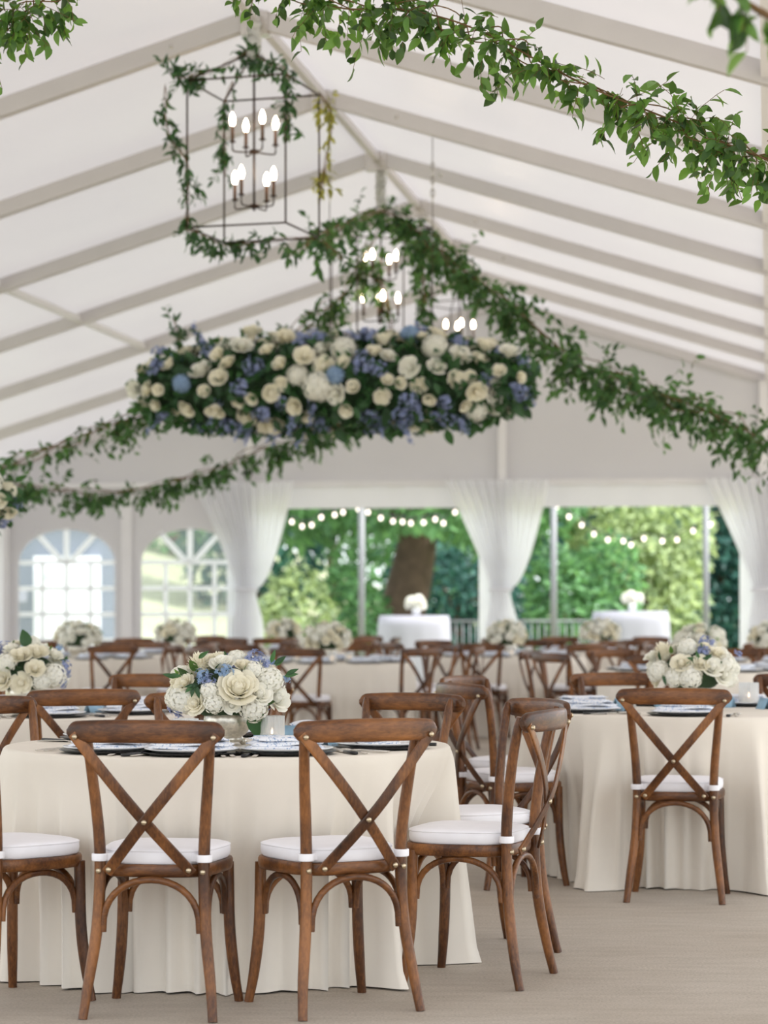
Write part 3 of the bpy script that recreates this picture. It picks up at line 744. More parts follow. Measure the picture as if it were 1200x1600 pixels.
VASE = MB(); VASE.lathe([(0, .012), (.048, .012), (.050, .022), (.047, .028), (.062, .038), (.080, .062), (.084, .085), (.080, .106), (.070, .120), (.068, .128), (.074, .136), (.070, .137), (.062, .126), (.0, .118)], 40)
VASE = VASE.mesh('vase', M['silver'])
FOOT = MB(); FOOT.sphere((0, 0, .012), (.014, .014, .013), 10, 6); FOOT.tube([(0, 0, .012), (-.010, 0, .024), (-.008, 0, .038)], [.010, .008, .006], 8); FOOT = FOOT.mesh('foot', M['silver'])
def arrangement(loc, spec, label, group=None, rz=0., dome=(.20, .17, .13), zc=.185, fill=26, seed=0, leaves=26, s=1.0):
    """vase of flowers; spec: (kind, x, z, r) seen from the open floor side, y worked out on the dome"""
    a = empty('flower_arrangement', loc, rz); a.scale = (s, s, s); tag(a, label, 'flowers', group)
    v = ob('vase', VASE, a); v['label'] = 'mottled silver glass vase'
    for k in range(3): ob('foot', FOOT, v, Matrix.Rotation(2 * PI * k / 3 + .5, 4, 'Z') @ Matrix.Translation((.058, 0, 0)))
    r_ = random.Random(seed); placed = []
    for kind, x, z, r in spec:
        q = 1 - (x / dome[0]) ** 2 - ((z - zc) / dome[2]) ** 2
        y = -dome[1] * max(0.0, q) ** .5; p = Vector((x, y, z)); n = Vector((x / dome[0] ** 2, y / dome[1] ** 2 - 2.0, (z - zc) / dome[2] ** 2 + 4)).normalized()
        flower(kind, a, p - n * r * .35, n, r); placed.append((p, r))
    k = 0; tries = 0
    while k < fill and tries < 900:
        tries += 1; d = rvec(r_)
        if d.z < -.45: continue
        p = Vector((d.x * dome[0], d.y * dome[1], zc + d.z * dome[2])); r = r_.uniform(.034, .052)
        if spec and p.y < -.06: continue
        if any((p - q).length < (r + rr) * .72 for q, rr in placed): continue
        n = Vector((d.x, d.y, d.z + .25)).normalized(); flower(r_.choice(['rose', 'rosew', 'hyd', 'hyd', 'rose', 'blue'] if spec else ['rose', 'rosew', 'hyd', 'hyd', 'rose', 'hyd']), a, p - n * r * .4, n, r); placed.append((p, r)); k += 1
    for k in range(leaves):
        d = rvec(r_)
        if d.z < -.3: d.z *= -1
        p = Vector((d.x * dome[0], d.y * dome[1], zc + d.z * dome[2])) * .93; leaf_ob(a, p, d + rvec(r_) * .7 + Vector((0, 0, .2)), rvec(r_), r_.uniform(.035, .055), 'narrow' if k % 3 else 'leaf')
    m = MB(); m.sphere((0, 0, zc - .01), (dome[0] * .72, dome[1] * .72, dome[2] * .72), 14, 8); m.tube([(0, 0, .115), (0, 0, zc)], .055, 12); m.build('greenery_core', M['moss'], a)
    return a

# ------------------------------------------------------------------ the three tables in front
def chairs_round(tc, spec, cr, detail, lab, grp):
    for i, s in enumerate(spec):
        ang = R(s[0]); extra = s[1] if len(s) > 1 else lab; rr = cr + (s[2] if len(s) > 2 else 0); tw = R(s[3]) if len(s) > 3 else 0
        p = (tc[0] + rr * math.cos(ang), tc[1] + rr * math.sin(ang), 0)
        chair(p, ang + PI / 2 + tw, 'brown wooden cross-back chair at ' + extra, grp, 'white seat cushion tied to the chair at ' + extra, 'cushions: ' + grp, detail)
T1 = (-.536, 8.30); T2 = (1.42, 11.12); T3 = (-1.63, 10.95)
W1, W2, W3 = 'the silver-vase table', 'the beige-draped table beside open floor', 'the upright-leaf bouquet table'
CR = .945
A1 = [262, 293, 338, 22, 58, 98, 144, 231]
n1 = 'the silver-vase table'
spec1 = [(262, n1 + ', squarely before the vase', 0, 0), (293, n1 + ', between aisle and vase', 0, 4), (338, n1 + ', aisle side by bare floor', -.055, 2), (22, n1 + ', aisle side near dance floor', -.01, 2),
         (58, n1 + ', dance-floor side by the aisle', .02, 0), (98, n1 + ', dance-floor side behind its bouquet', 0, 0), (144, n1 + ', side toward upright-leaf bouquet', -.05, 0), (231, n1 + ', across from the aisle', .06, -4)]
A2 = [259, 205, 150, 102, 57, 12]
A3 = [290, 335, 22, 67, 112, 248]
cm1 = cloth_mesh('cloth_one', [(R(q[0]), CR + q[2]) for q in spec1], CR, seed=3); cm2 = cloth_mesh('cloth_two', [(R(a), CR) for a in A2], CR, seed=8, flare=.12); cm3 = cloth_mesh('cloth_three', [(R(a), CR) for a in A3], CR, seed=5)
table((*T1, 0), cm1, 'round banquet table hidden under the cloth with silver vase', 'floor-length ivory cloth under the silver vase and ribbed candle glasses', 'round banquet tables')
table((*T2, 0), cm2, 'round banquet table hidden under beige cloth by open floor', 'floor-length beige cloth on the table beside open concrete floor', 'round banquet tables')
table((*T3, 0), cm3, 'round banquet table hidden under cloth, bouquet with upright leaf', 'floor-length ivory cloth under the bouquet with one upright leaf', 'round banquet tables')
chairs_round(T1, spec1, CR, 2, n1, 'chairs at the silver-vase table')
chairs_round(T2, [(259, 'the beige-draped table, back to bare floor'), (205, 'the beige-draped table, on the aisle'), (150, 'the beige-draped table, aisle corner near dance floor')] + [(a,) for a in A2[3:]], CR, 2, W2, 'chairs at the beige-draped table')
chairs_round(T3, [(290, W3 + ', vase side')] + [(a,) for a in A3[1:]], CR, 2, W3, 'chairs at the upright-leaf table')
for a in A1: place_setting(T1, R(a), W1, True, rng.uniform(-.06, .06))
for a in A2: place_setting(T2, R(a), W2, True, rng.uniform(-.06, .06))
for a in A3: place_setting(T3, R(a), W3, True, rng.uniform(-.06, .06))
def tp(px, py_base, zt=TZ):                       # table-top point seen at a pixel
    D = (HC - zt) * FPX / (py_base - HY); q = P(px, py_base, D); return (q.x, q.y, zt)
for px, py in ((425, 1166), (290, 1172), (249, 1177)): candle_holder(tp(px, py), 'ribbed clear glass candle holder with lit tealight on ' + 'the silver-vase table', 'ribbed glasses on the silver-vase table', 1.0 if px != 249 else .62)
for px, py in ((1170, 1104), (985, 1106), (1010, 1100)): candle_holder(tp(px, py), 'clear glass candle holder with lit tealight on ' + W2, 'candle glasses on the beige-draped table', 1.1 if px == 1170 else .6)
for px, py in ((82, 1109), (122, 1112), (160, 1108)): candle_holder(tp(px, py), 'clear glass candle holder with lit tealight on ' + W3, 'candle glasses on the upright-leaf table', .8)
S1 = 457.
def sp1(lst, cx, zbase, s=S1): return [(k, (x - cx) / s, (zbase - y) / s, r / s) for k, x, y, r in lst]
b1 = sp1([('mum', 311, 1034, 24), ('rosew', 348, 1034, 22), ('rose', 381, 1037, 15), ('sky', 318, 1055, 13), ('blue', 328, 1062, 12), ('sky', 353, 1048, 14), ('hyd', 282, 1087, 25), ('rose', 306, 1098, 20),
          ('rose', 375, 1072, 34), ('hyd', 337, 1094, 19), ('hyd', 400, 1104, 24), ('hyd', 424, 1056, 23), ('rosew', 435, 1090, 25), ('rosew', 408, 1082, 22), ('rosew', 365, 1101, 15), ('hyd', 398, 1042, 16), ('rose', 288, 1065, 18), ('hyd', 330, 1075, 16), ('sky', 446, 1062, 8), ('sky', 424, 1036, 8)], 354, 1166)
arr = arrangement((T1[0], T1[1], TZ), b1, 'white rose and hydrangea bouquet with blue flowers in footed silver vase', seed=3, leaves=18)
leaf_ob(arr, (.098, -.10, .125), (.18, -.12, -1), (0, -1, 0), .10, 'wide')
for x, z, dx, dz in ((-.10, .215, -.6, -.5), (-.105, .215, -.2, -1), (-.09, .21, -1, -.1), (-.10, .21, .3, -1), (-.165, .235, -1, .3), (-.15, .24, -1, .1), (.155, .285, .3, 1), (.165, .28, .8, .6), (.17, .275, .9, .9), (.20, .24, 1, .2), (.205, .245, 1, .5), (-.09, .30, .4, .3)):
    leaf_ob(arr, (x, -.135, z), (dx, -.35, dz), (0, -1, .2), .048, 'narrow')
S2 = 336.
b2 = sp1([('mum', 1030, 1012, 22), ('hyd', 1065, 1003, 17), ('blue', 1098, 1000, 13), ('blue', 1088, 1012, 10), ('rose', 1052, 1030, 18), ('rosew', 1100, 1036, 20), ('rose', 1082, 1030, 16), ('hyd', 1018, 1040, 16), ('hyd', 1065, 1050, 20), ('hyd', 1125, 1030, 18), ('rosew', 1120, 1050, 18), ('hyd', 1040, 1052, 16), ('rose', 1110, 1015, 15), ('rosew', 1010, 1020, 13), ('blue', 1146, 1018, 7)], 1076, 1106, S2)
arr2 = arrangement((T2[0], T2[1], TZ), b2, 'white bouquet with lavender-blue sprigs on the beige-draped table', seed=5, leaves=14, fill=22)
for x, z, dx, dz in ((.0, .235, -.9, .2), (.02, .235, .8, .3), (.01, .23, -.3, .9), (.03, .23, .9, .8), (.0, .23, -1, -.2), (-.155, .165, .3, -1)):
    leaf_ob(arr2, (x, -.15, z), (dx, -.35, dz), (0, -1, .2), .05, 'narrow')
S3 = 345.
b3 = sp1([('rose', 38, 1020, 19), ('rose', 62, 1015, 19), ('rose', 40, 1065, 18), ('rose', 8, 1060, 20), ('hyd', 92, 1050, 20), ('hyd', 72, 1062, 16), ('rosew', 88, 1020, 15), ('sky', 92, 1012, 8), ('hyd', 15, 1030, 17), ('rose', 62, 1042, 17), ('rosew', 20, 1010, 14), ('hyd', 50, 1000, 13)], 37, 1112, S3)
arr3 = arrangement((T3[0], T3[1], TZ), b3, 'white rose bouquet with one upright green leaf', seed=9, leaves=16, fill=22)
leaf_ob(arr3, (.02, -.06, .29), (-.10, -.15, 1), (.6, -1, 0), .085, 'wide')

# ------------------------------------------------------------------ tables at the far end
FT = [((-.50, 20.9), 262, 'the far table before the left opening'), ((1.20, 23.6), 256, 'the far table before the middle curtain'), ((-2.85, 22.5), 290, 'the far table before the door window'),
      ((-2.18, 25.3), 250, 'the far table below the curtained window'), ((-1.16, 27.9), 268, 'the far table nearest the left opening'), ((2.38, 26.6), 240, 'the far table nearest the right opening'),
      ((2.38, 18.2), 250, 'the far table behind the lavender-sprig bouquet'), ((3.45, 21.4), 262, 'the far table toward the conifer curtain')]
cmf = cloth_mesh('far_cloth', [], 1.2, 200, 10, seed=11, flare=.02, amp=.03)
proto = None
for i, (c, a0, wh) in enumerate(FT):
    table((*c, 0), cmf, 'round banquet table hidden under ' + wh.replace('the far', 'cloth, a far'), 'ivory floor-length cloth on ' + wh, 'round banquet tables')
    angs = [a0 + 45 * k for k in range(8)]
    keep = angs
    chairs_round(c, [(a, wh, rng.uniform(-.02, .04), rng.uniform(-6, 6)) for a in keep], 1.06, 1, wh, 'chairs at ' + wh)
    for a in keep: place_setting(c, R(a), wh, False, rng.uniform(-.1, .1))
    for k in range(3):
        an = R(a0 + 20 + 120 * k); candle_holder((c[0] + .27 * math.cos(an), c[1] + .27 * math.sin(an), TZ), 'clear glass candle holder with tealight on ' + wh, 'candle glasses on ' + wh, .9)
    lb = 'cream flower arrangement in silver vase on ' + wh
    if proto is None: proto = arrangement((*c, TZ), [], lb, 'arrangements on the far tables', seed=21, fill=34, leaves=24, s=1.12)
    else:
        q = copy_tree(proto); q.location = (*c, TZ); q.rotation_euler = (0, 0, i * 1.3); q['label'] = lb

# ------------------------------------------------------------------ lantern chandeliers
def chandelier_meshes():
    C = {}
    hs = .33; H = .93
    def bar(a, b, r=.0065):
        m = MB(); m.tube([a, b], r, 6); return m
    cs = [(hs, hs), (-hs, hs), (-hs, -hs), (hs, -hs)]
    C['bars'] = [(nm, bar(a, b).mesh('bar', M['bronze'])) for nm, a, b in
                 [('upright_bar', (*c, 0), (*c, H)) for c in cs] + [('bottom_bar', (*cs[k], 0), (*cs[(k + 1) % 4], 0)) for k in range(4)] +
                 [('top_bar', (*cs[k], H), (*cs[(k + 1) % 4], H)) for k in range(4)] + [('roof_bar', (*c, H), (0, 0, H + .23)) for c in cs]]
    C['stem'] = bar((0, 0, .14), (0, 0, H + .25), .008).mesh('stem', M['bronze'])
    m = MB(); m.lathe([(0, -.012), (.028, -.012), (.034, 0), (.028, .012), (0, .014)], 14); C['hub'] = m.mesh('hub', M['bronze'])
    m = MB(); m.tube(spline([(0, 0, 0), (.09, 0, -.008), (.138, 0, -.006), (.148, 0, .012), (.148, 0, .05)], 4), .0055, 6); m.lathe([(0, .045), (.022, .05), (.024, .056), (0, .054)], 12, (.148, 0, 0)); C['arm'] = m.mesh('arm', M['bronze'])
    m = MB(); m.lathe([(0, .054), (.011, .054), (.011, .155), (0, .157)], 12, (.148, 0, 0)); C['sleeve'] = m.mesh('candle_sleeve', M['sleeve'])
    m = MB(); m.lathe([(0, .155), (.010, .157), (.0175, .178), (.0185, .193), (.014, .215), (.005, .236), (0, .243)], 14, (.148, 0, 0)); C['bulb'] = m.mesh('bulb', M['bulb'])
    return C
CM = chandelier_meshes()
def chandelier(loc, rz, label, drop):
    c = empty('lantern_chandelier', loc, rz); tag(c, label, 'chandelier', 'lantern chandeliers under the ridge')
    for nm, me in CM['bars']: ob(nm, me, c)
    ob('stem', CM['stem'], c)
    for z, off in ((.17, R(77)), (.52, R(41))):
        h = ob('hub', CM['hub'], c, Matrix.Translation((0, 0, z)))
        for k in range(4):
            mm = Matrix.Translation((0, 0, z)) @ Matrix.Rotation(off + k * PI / 2, 4, 'Z')
            a = ob('arm', CM['arm'], c, mm); ob('candle_sleeve', CM['sleeve'], a); ob('bulb', CM['bulb'], a)
    # white cloth wrapped round the chain
    m = MB(); n = 40; z0 = 1.13; z1 = drop
    m.tube([(.008 * math.sin(i * 1.9), .008 * math.cos(i * 2.3), z0 + (z1 - z0) * i / n) for i in range(n + 1)], [.036 + .012 * (i % 2) + .004 * math.sin(i) for i in range(n + 1)], 12)
    o = m.build('chain_wrap', M['hose'], c); o['label'] = 'ruched white fabric chain sleeve'
    return c
def on_ridge(px, z):
    t = (px - 600) / FPX; u = -RV * 1.0 * (CP + t * SP) / (SP - t * CP) if False else None
    D = RV / (t * CP - SP); q = Vector((t * D, D, z)); return q
c1 = on_ridge(397, 3.63); c2 = on_ridge(595, 3.50); c3 = on_ridge(718, 3.54)
chandelier(c1, R(-62 - 45), 'dark lantern chandelier in open air, vines along its bars', 5.0 - 3.63)
chandelier(c2, R(20), 'dark lantern chandelier wrapped in the long garland', 5.0 - 3.50)
chandelier(c3, R(-35), 'dark lantern chandelier just over the flower installation', 5.0 - 3.54)

# ------------------------------------------------------------------ vines and garlands
def twigs(path, n_tw, rad, hang, leaf_s, r_, per=(5, 9), droop=.55, spread=1.0):
    """leaf matrices and twig paths along a path"""
    ms, tw = [], []; L = len(path) - 1
    for k in range(n_tw):
        f = r_.uniform(0, L); i = min(int(f), L - 1); p = path[i].lerp(path[i + 1], f - i)
        tan = (path[i + 1] - path[i]).normalized()
        d = (rvec(r_) * spread + tan * r_.uniform(-.9, .9) + Vector((0, 0, -droop * r_.uniform(0, 1.6)))).normalized()
        p = p + rvec(r_) * rad * r_.uniform(0, .5); ln = r_.uniform(.4, 1.0) * hang; n = r_.randint(*per); pts = [p.copy()]
        for j in range(n):
            d = (d + Vector((0, 0, -droop * .28)) + rvec(r_) * .18).normalized(); p = p + d * (ln / n); pts.append(p.copy())
            ld = (d * .7 + rvec(r_) * .9 + Vector((0, 0, -droop * .5))).normalized(); s = leaf_s * r_.uniform(.65, 1.25)
            ms.append(basis(p, ld, (rvec(r_) + Vector((0, 0, .8))), s))
        tw.append(pts)
    return ms, tw
def garland(name, label, pts, n_tw, rad, hang, leaf_s, mat, seed, n_parts=0, per=(5, 9), droop=.55, cat='garland', group=None, tpl=LEAF, stem_r=.006, spread=1.0, yellow=0):
    r_ = random.Random(seed); path = spline(pts, 10)
    if cat == 'vine': stem_r = .0028
    g = empty(name, path[0]); off = Matrix.Translation(-path[0]); tag(g, label, cat, group)
    ms, tw = twigs(path, n_tw, rad, hang, leaf_s, r_, per, droop, spread); r_.shuffle(ms)
    m = MB(); m.tube([p - path[0] for p in path], stem_r, 6)
    for q in (0, 1): m.tube([p - path[0] + Vector((math.sin(i * .5 + q * 3), math.cos(i * .43 + q), math.sin(i * .37 + 2 * q))) * rad * .22 for i, p in enumerate(path)], stem_r * .7, 5)
    m.build('vine_stem', M['stem'], g)
    m = MB()
    for t in tw: m.tube([p - path[0] for p in t], max(.0012, stem_r * .22), 3)
    o = m.build('twig', M['stem'], g); o['kind'] = 'stuff'
    ms = [off @ x for x in ms]
    for x in ms[:n_parts]: ob('leaf', LMN[mat] if cat == 'vine' else LM[mat], g, x)
    merge('leaf_mass', ms[n_parts:], tpl, M[mat], g)
    return g
G3 = [P(*q) for q in ((360, -60, 9.3), (440, -22, 9.1), (530, 12, 8.9), (620, 14, 8.75), (700, 30, 8.65), (780, 62, 8.55), (850, 100, 8.45), (930, 140, 8.4), (1000, 168, 8.3), (1080, 200, 8.25), (1160, 235, 8.15), (1250, 262, 8.0))]
garland('smilax_garland', 'leafy green garland hanging in the open roof before the rafters', G3, 185, .14, .21, .056, 'leaf', 5, 300, (5, 9), .42, stem_r=.0035, spread=1.3)
G4 = [P(*q) for q in ((-80, 70, 9.2), (0, 40, 9.0), (60, 5, 8.9), (130, -40, 8.8))]
garland('smilax_garland', 'leafy green garland tail hanging near the upper left roof panel', G4, 40, .12, .22, .056, 'leaf', 6, 300, (5, 8), .5, stem_r=.0035, spread=1.2)
G5 = [P(*q) for q in ((1120, -40, 4.6), (1150, -10, 4.6), (1190, 20, 4.6), (1240, 40, 4.6), (1300, 60, 4.6))]
garland('smilax_garland', 'loose vine tips hanging close to the lens under the roof', G5, 11, .03, .09, .055, 'leaf', 16, 300, (3, 5), .9)
G1 = [P(*q) for q in ((478, 384, 16.4), (530, 352, 18.2), (600, 332, 20.2), (655, 362, 20.2), (715, 415, 19.8), (800, 480, 19.2), (900, 562, 18.6), (1000, 605, 18.1), (1100, 640, 17.6), (1200, 690, 17.1), (1310, 735, 16.7))]
garland('smilax_garland', 'long green garland swooping from the ridge down over the gable', G1[3:], 430, .26, .34, .075, 'leaf_far', 8, 0, (5, 8), .5)
garland('smilax_garland', 'thin garland linking two lantern chandeliers', G1[:4], 90, .12, .22, .07, 'leaf_far', 18, 0, (5, 8), .4)
G2 = [P(*q) for q in ((600, 335, 20.3), (545, 450, 20.6), (490, 495, 20.4), (400, 560, 20.2), (300, 610, 19.9), (200, 655, 19.6), (100, 690, 19.2), (0, 735, 18.8), (-70, 770, 18.5))]
garland('smilax_garland', 'green garland running left behind the flower installation', G2, 190, .2, .28, .07, 'leaf_far', 9, 0, (5, 8), .5)
G2b = [P(*q) for q in ((560, 655, 22), (470, 688, 22), (400, 705, 22), (330, 735, 22), (230, 762, 22), (130, 770, 22), (40, 758, 22), (-60, 745, 22))]
garland('smilax_garland', 'green garland drooping below the flower installation', G2b, 190, .16, .26, .07, 'leaf_far', 10, 0, (5, 8), .7)
# garland hanging along the second chandelier
G6 = [Vector((c2.x + .33, c2.y - .2, 4.5)), Vector((c2.x + .36, c2.y - .22, 4.1)), Vector((c2.x + .38, c2.y - .22, 3.5)), Vector((c2.x + .40, c2.y - .2, 3.1))]
garland('smilax_garland', 'green vine trailing down the garlanded lantern chandelier', G6, 70, .14, .2, .07, 'leaf_far', 12, 0, (5, 8), .6)
G7 = [Vector((c2.x - .1, c2.y, 4.05)), Vector((c2.x + .02, c2.y - .1, 3.95)), Vector((c2.x + .06, c2.y - .1, 3.5)), Vector((c2.x - .35, c2.y - .2, 3.55))]
garland('smilax_garland', 'green vine wound inside the garlanded lantern chandelier', G7, 40, .12, .16, .06, 'leaf_far', 13, 0, (5, 8), .5)
# vines on the first chandelier (its bars sit at these corners)
def corner(ang, z): return Vector((c1.x + .467 * math.cos(R(ang)), c1.y + .467 * math.sin(R(ang)), 3.63 + z))
near, right, far, left = (-62, 28, 118, 208)
apex = Vector((c1.x, c1.y, 3.63 + 1.16))
V1 = [apex + Vector((0, 0, .02)), apex.lerp(corner(left, .93), .5), corner(left, .95), corner(left, .93).lerp(corner(near, .93), .03) + Vector((-.12, -.05, .03))]
garland('trailing_vine', 'vine over the peaked top bars of the open lantern chandelier', V1, 34, .06, .12, .065, 'leaf_dark', 31, 300, (4, 7), .25, 'vine')
V2 = [corner(left, .90) + Vector((-.14, 0, 0)), corner(left, .6) + Vector((-.12, 0, 0)), corner(left, .4), corner(left, .15), corner(left, -.0)]
garland('trailing_vine', 'vine trailing down one upright bar of the open lantern chandelier', V2, 36, .06, .11, .065, 'leaf_dark', 32, 300, (4, 6), .5, 'vine')
V3 = [apex, apex.lerp(corner(near, .93), .5), corner(near, .95), corner(near, .75), corner(near, .55)]
garland('trailing_vine', 'dense vine clump on the upper front corner of open lantern chandelier', V3, 42, .07, .13, .065, 'leaf_dark', 33, 300, (4, 7), .5, 'vine')
V4 = [corner(left, -.02), corner(far, 0).lerp(corner(left, 0), .5), corner(far, -.02), corner(far, 0).lerp(corner(right, 0), .5), corner(right, -.02), corner(right, -.1) + Vector((.15, -.1, -.05))]
garland('trailing_vine', 'vine lying along the bottom bars of the open lantern chandelier', V4, 62, .06, .13, .065, 'leaf_dark', 34, 300, (4, 6), .35, 'vine')
V5 = [corner(right, .95), corner(right, .8) + Vector((.08, 0, 0)), corner(right, .55) + Vector((.05, 0, 0)), corner(right, .25)]
garland('trailing_vine', 'yellowing vine hanging beside the open lantern chandelier', V5, 22, .04, .13, .06, 'leaf_yellow', 35, 300, (5, 7), .8, 'vine')
V6 = [corner(far, .98).lerp(apex, .3), corner(far, .9), corner(far, .7), corner(far, .45)]
garland('trailing_vine', 'short vine on the inner rear bar of the open lantern chandelier', V6, 20, .05, .12, .06, 'leaf_dark', 36, 300, (5, 7), .7, 'vine')

# ------------------------------------------------------------------ hanging flower installation
def installation(loc, rz, half, rad, label, seed, n_fl, n_leaf_part, n_leaf, sprays):
    r_ = random.Random(seed); g = empty('flower_installation', loc, rz); tag(g, label, 'flowers')
    prof = lambda a: rad * max(.05, 1 - (abs(a) / (half * 1.03)) ** 3.2) ** .5
    m = MB(); n = 24; m.sweep([(-half + 2 * half * i / n, 0, 0) for i in range(n + 1)], [(math.cos(2 * PI * k / 16), math.sin(2 * PI * k / 16)) for k in range(16)], [prof(-half + 2 * half * i / n) * .74 for i in range(n + 1)], (0, 0, 1)); m.build('moss_core', M['moss'], g)
    placed = []; tries = 0; ph = [r_.uniform(0, 6.28) for _ in range(4)]
    while len(placed) < n_fl and tries < 26000:
        tries += 1; a = r_.uniform(-half, half); th = r_.uniform(-PI, PI); pr = prof(a)
        dens = .5 + .5 * math.sin(4.1 * a + ph[0] + 2.1 * math.sin(th + ph[1])) * math.sin(2.7 * th + ph[2])
        if r_.random() > .4 + dens: continue
        nrm = Vector((.6 * a / half * abs(a / half), math.cos(th), math.sin(th))).normalized(); p = Vector((a, pr * math.cos(th), pr * math.sin(th) * (1.0 if math.sin(th) > 0 else .85))) * r_.uniform(.93, 1.05)
        k = r_.random(); kind = 'bud' if k < .40 else 'rosew' if k < .50 else 'hyd' if k < .62 else 'blue' if k < .80 else 'skyhyd' if k < .83 else 'rose'
        r = {'bud': r_.uniform(.055, .095), 'rosew': r_.uniform(.07, .11), 'hyd': r_.uniform(.085, .125), 'blue': r_.uniform(.055, .09), 'skyhyd': .075, 'rose': r_.uniform(.065, .11)}[kind]
        if p.z < -.20 * rad / .36 and kind not in ('blue',) and r_.random() < .8: continue
        if any((p - q).length < (r + rr) * .74 for q, rr in placed): continue
        placed.append((p, r)); flower(kind, g, p + nrm * r * r_.uniform(-.35, .35), nrm + Vector((0, 0, .1)) + rvec(r_) * .45, r)
    for k in range(sprays):
        a = r_.uniform(-half, half); th = r_.choice([r_.uniform(-1.9, -1.2), r_.uniform(-2.9, -.2), r_.uniform(-2.6, -.5), r_.uniform(1.2, 2.)]); pr = prof(a); p = Vector((a, -abs(pr * math.cos(th)) * .9, pr * math.sin(th) * .85)); d = Vector((a / half * .5, -.3 * abs(math.cos(th)), math.sin(th))) + rvec(r_) * .3
        flower('spray', g, p, d, r_.uniform(.13, .24))
    ms = []
    for k in range(n_leaf):
        a = r_.uniform(-half * 1.02, half * 1.02); th = r_.uniform(-PI, PI); pr = prof(a)
        nrm = Vector((.8 * (a / half) ** 3, math.cos(th), math.sin(th))).normalized(); p = Vector((a, pr * .86 * math.cos(th), pr * .86 * math.sin(th))) + rvec(r_) * .05
        d = nrm * .6 + rvec(r_) + Vector((0, 0, -.3)); s = (r_.uniform(.06, .11) if r_.random() < .85 else r_.uniform(.11, .15)) * (rad / .37) ** .5
        ms.append(basis(p, d, nrm + rvec(r_) * .6, s))
    ms.sort(key=lambda x: -x.to_scale().x)
    for x in ms[:n_leaf_part]: ob('leaf', LM['leaf_dark'], g, x)
    merge('leaf_mass', ms[n_leaf_part:], LEAF, M['leaf_dark'], g)
    return g
fi = installation(P(521, 602, 18.3), -PHI, 1.46, .37, 'long hanging installation of white roses, blue blooms and dark foliage', 77, 225, 280, 3000, 17)
# sprig rising above its end
SPR = [P(285, 560, 18.4), P(280, 530, 18.4), P(272, 500, 18.4)]
garland('trailing_vine', 'dark leafy sprig rising over the end of flower installation', SPR, 12, .05, .16, .075, 'leaf_dark', 41, 100, (4, 6), -.5, 'vine')
installation(P(-22, 782, 14.2), -PHI, .16, .13, 'small hanging flower cluster at the end of the left garlands', 78, 26, 60, 240, 2)
for px, lb in ((515, 'thin chain holding the flower installation near its middle'), (676, 'thin chain holding the flower installation near the garlanded chandelier')):
    b = P(px, 560, 18.3); v = b.x * CP - b.y * SP; top = roof_z(v) - .02
    ch = empty('hanging_chain', b); tag(ch, lb, 'chain', 'chains of the flower installation')
    m = MB(); L = top - b.z; m.tube([(0, 0, 0), (0, 0, L)], .0035, 5); m.build('wire', M['bronze'], ch)
    m = MB(); zt = HC - (312 - HY) * 18.3 / FPX - b.z
    for k in range(6): m.tube([(.016 * math.cos(a) * (k % 2), .016 * math.cos(a) * (1 - k % 2), zt + k * .05 + .034 * math.sin(a)) for a in [2 * PI * i / 10 for i in range(10)]], .005, 5, True)
    m.build('chain_link', M['steel'], ch)
# thin guy wires near the first chandelier
for q in ((P(455, 420, 19.5), P(420, 500, 19.9)), ):
    pass

# ------------------------------------------------------------------ outside
def leaf_cloud(blobs, n, s, r_, z_min=-1):
    ms = []; wsum = [b[3] * b[4] * b[5] for b in blobs]
    while len(ms) < n:
        b = r_.choices(blobs, wsum)[0]; d = rvec(r_); q = r_.uniform(.55, 1.0) ** .5
        p = Vector((b[0] + d.x * b[3] * q, b[1] + d.y * b[4] * q, b[2] + d.z * b[5] * q))
        if p.z < z_min: continue
        ms.append(basis(p, d + rvec(r_) + Vector((0, 0, -.3)), d + rvec(r_) * .8 + Vector((0, 0, .4)), s * r_.uniform(.6, 1.3)))
    return ms
def tree(name, label, loc, trunk, blobs, n, s, mat, seed, group='trees beyond the tent', cat='tree', lean=(0, 0)):
    r_ = random.Random(seed); t = empty(name, loc); tag(t, label, cat, group)
    if trunk:
        r0, h = trunk; m = MB()
        m.tube(spline([(0, 0, -.1), (lean[0] * .3, 0, h * .33), (lean[0] * .7, 0, h * .66), (lean[0], lean[1], h)], 5), [r0 * (1.35 - .6 * sst(0, 6, i) - .15 * sst(6, 15, i)) for i in range(16)], 14); tr = m.build('trunk', M['bark'], t)
        for b in blobs[:6]:
            m = MB(); e = Vector((b[0], b[1], b[2])); st = Vector((lean[0] * .9, lean[1] * .9, h * .9)); m.tube(spline([st, st.lerp(e, .5) + Vector((0, 0, .3)), e], 4), [r0 * .45 * (1 - i / 10) for i in range(9)], 8); m.build('branch', M['bark'], tr)
    ms = leaf_cloud(blobs, n, s, r_, .02); merge('foliage', ms, LEAF3, M[mat], t)
    return t
q = P(612, 950, 43)
tree('broad_tree', 'large broad tree with thick leaning trunk behind the white-draped table', (q.x, 43, 0), (.54, 3.0), [(-2.0, 0, 4.2, 2.1, 3, 1.9), (1.9, 0, 4.2, 1.9, 3, 2.0), (.2, -1, 5.6, 3.0, 3, 2.2), (.8, 1, 3.4, 1.8, 2, .8), (-.9, 0, 3.3, 1.2, 1.6, .9), (.4, -2.4, 3.45, 2.6, 1.3, 1.0)], 9500, .26, 'tree_a', 1, lean=(.55, 0))
q = P(462, 950, 39.5); tree('shrub', 'pale yellow-green shrub outside the left opening', (q.x, 40, 0), None, [(0, 0, .95, .62, .6, .95), (-.5, .2, .7, .5, .5, .7)], 1500, .15, 'tree_b', 2, 'shrubs outside', 'shrub')
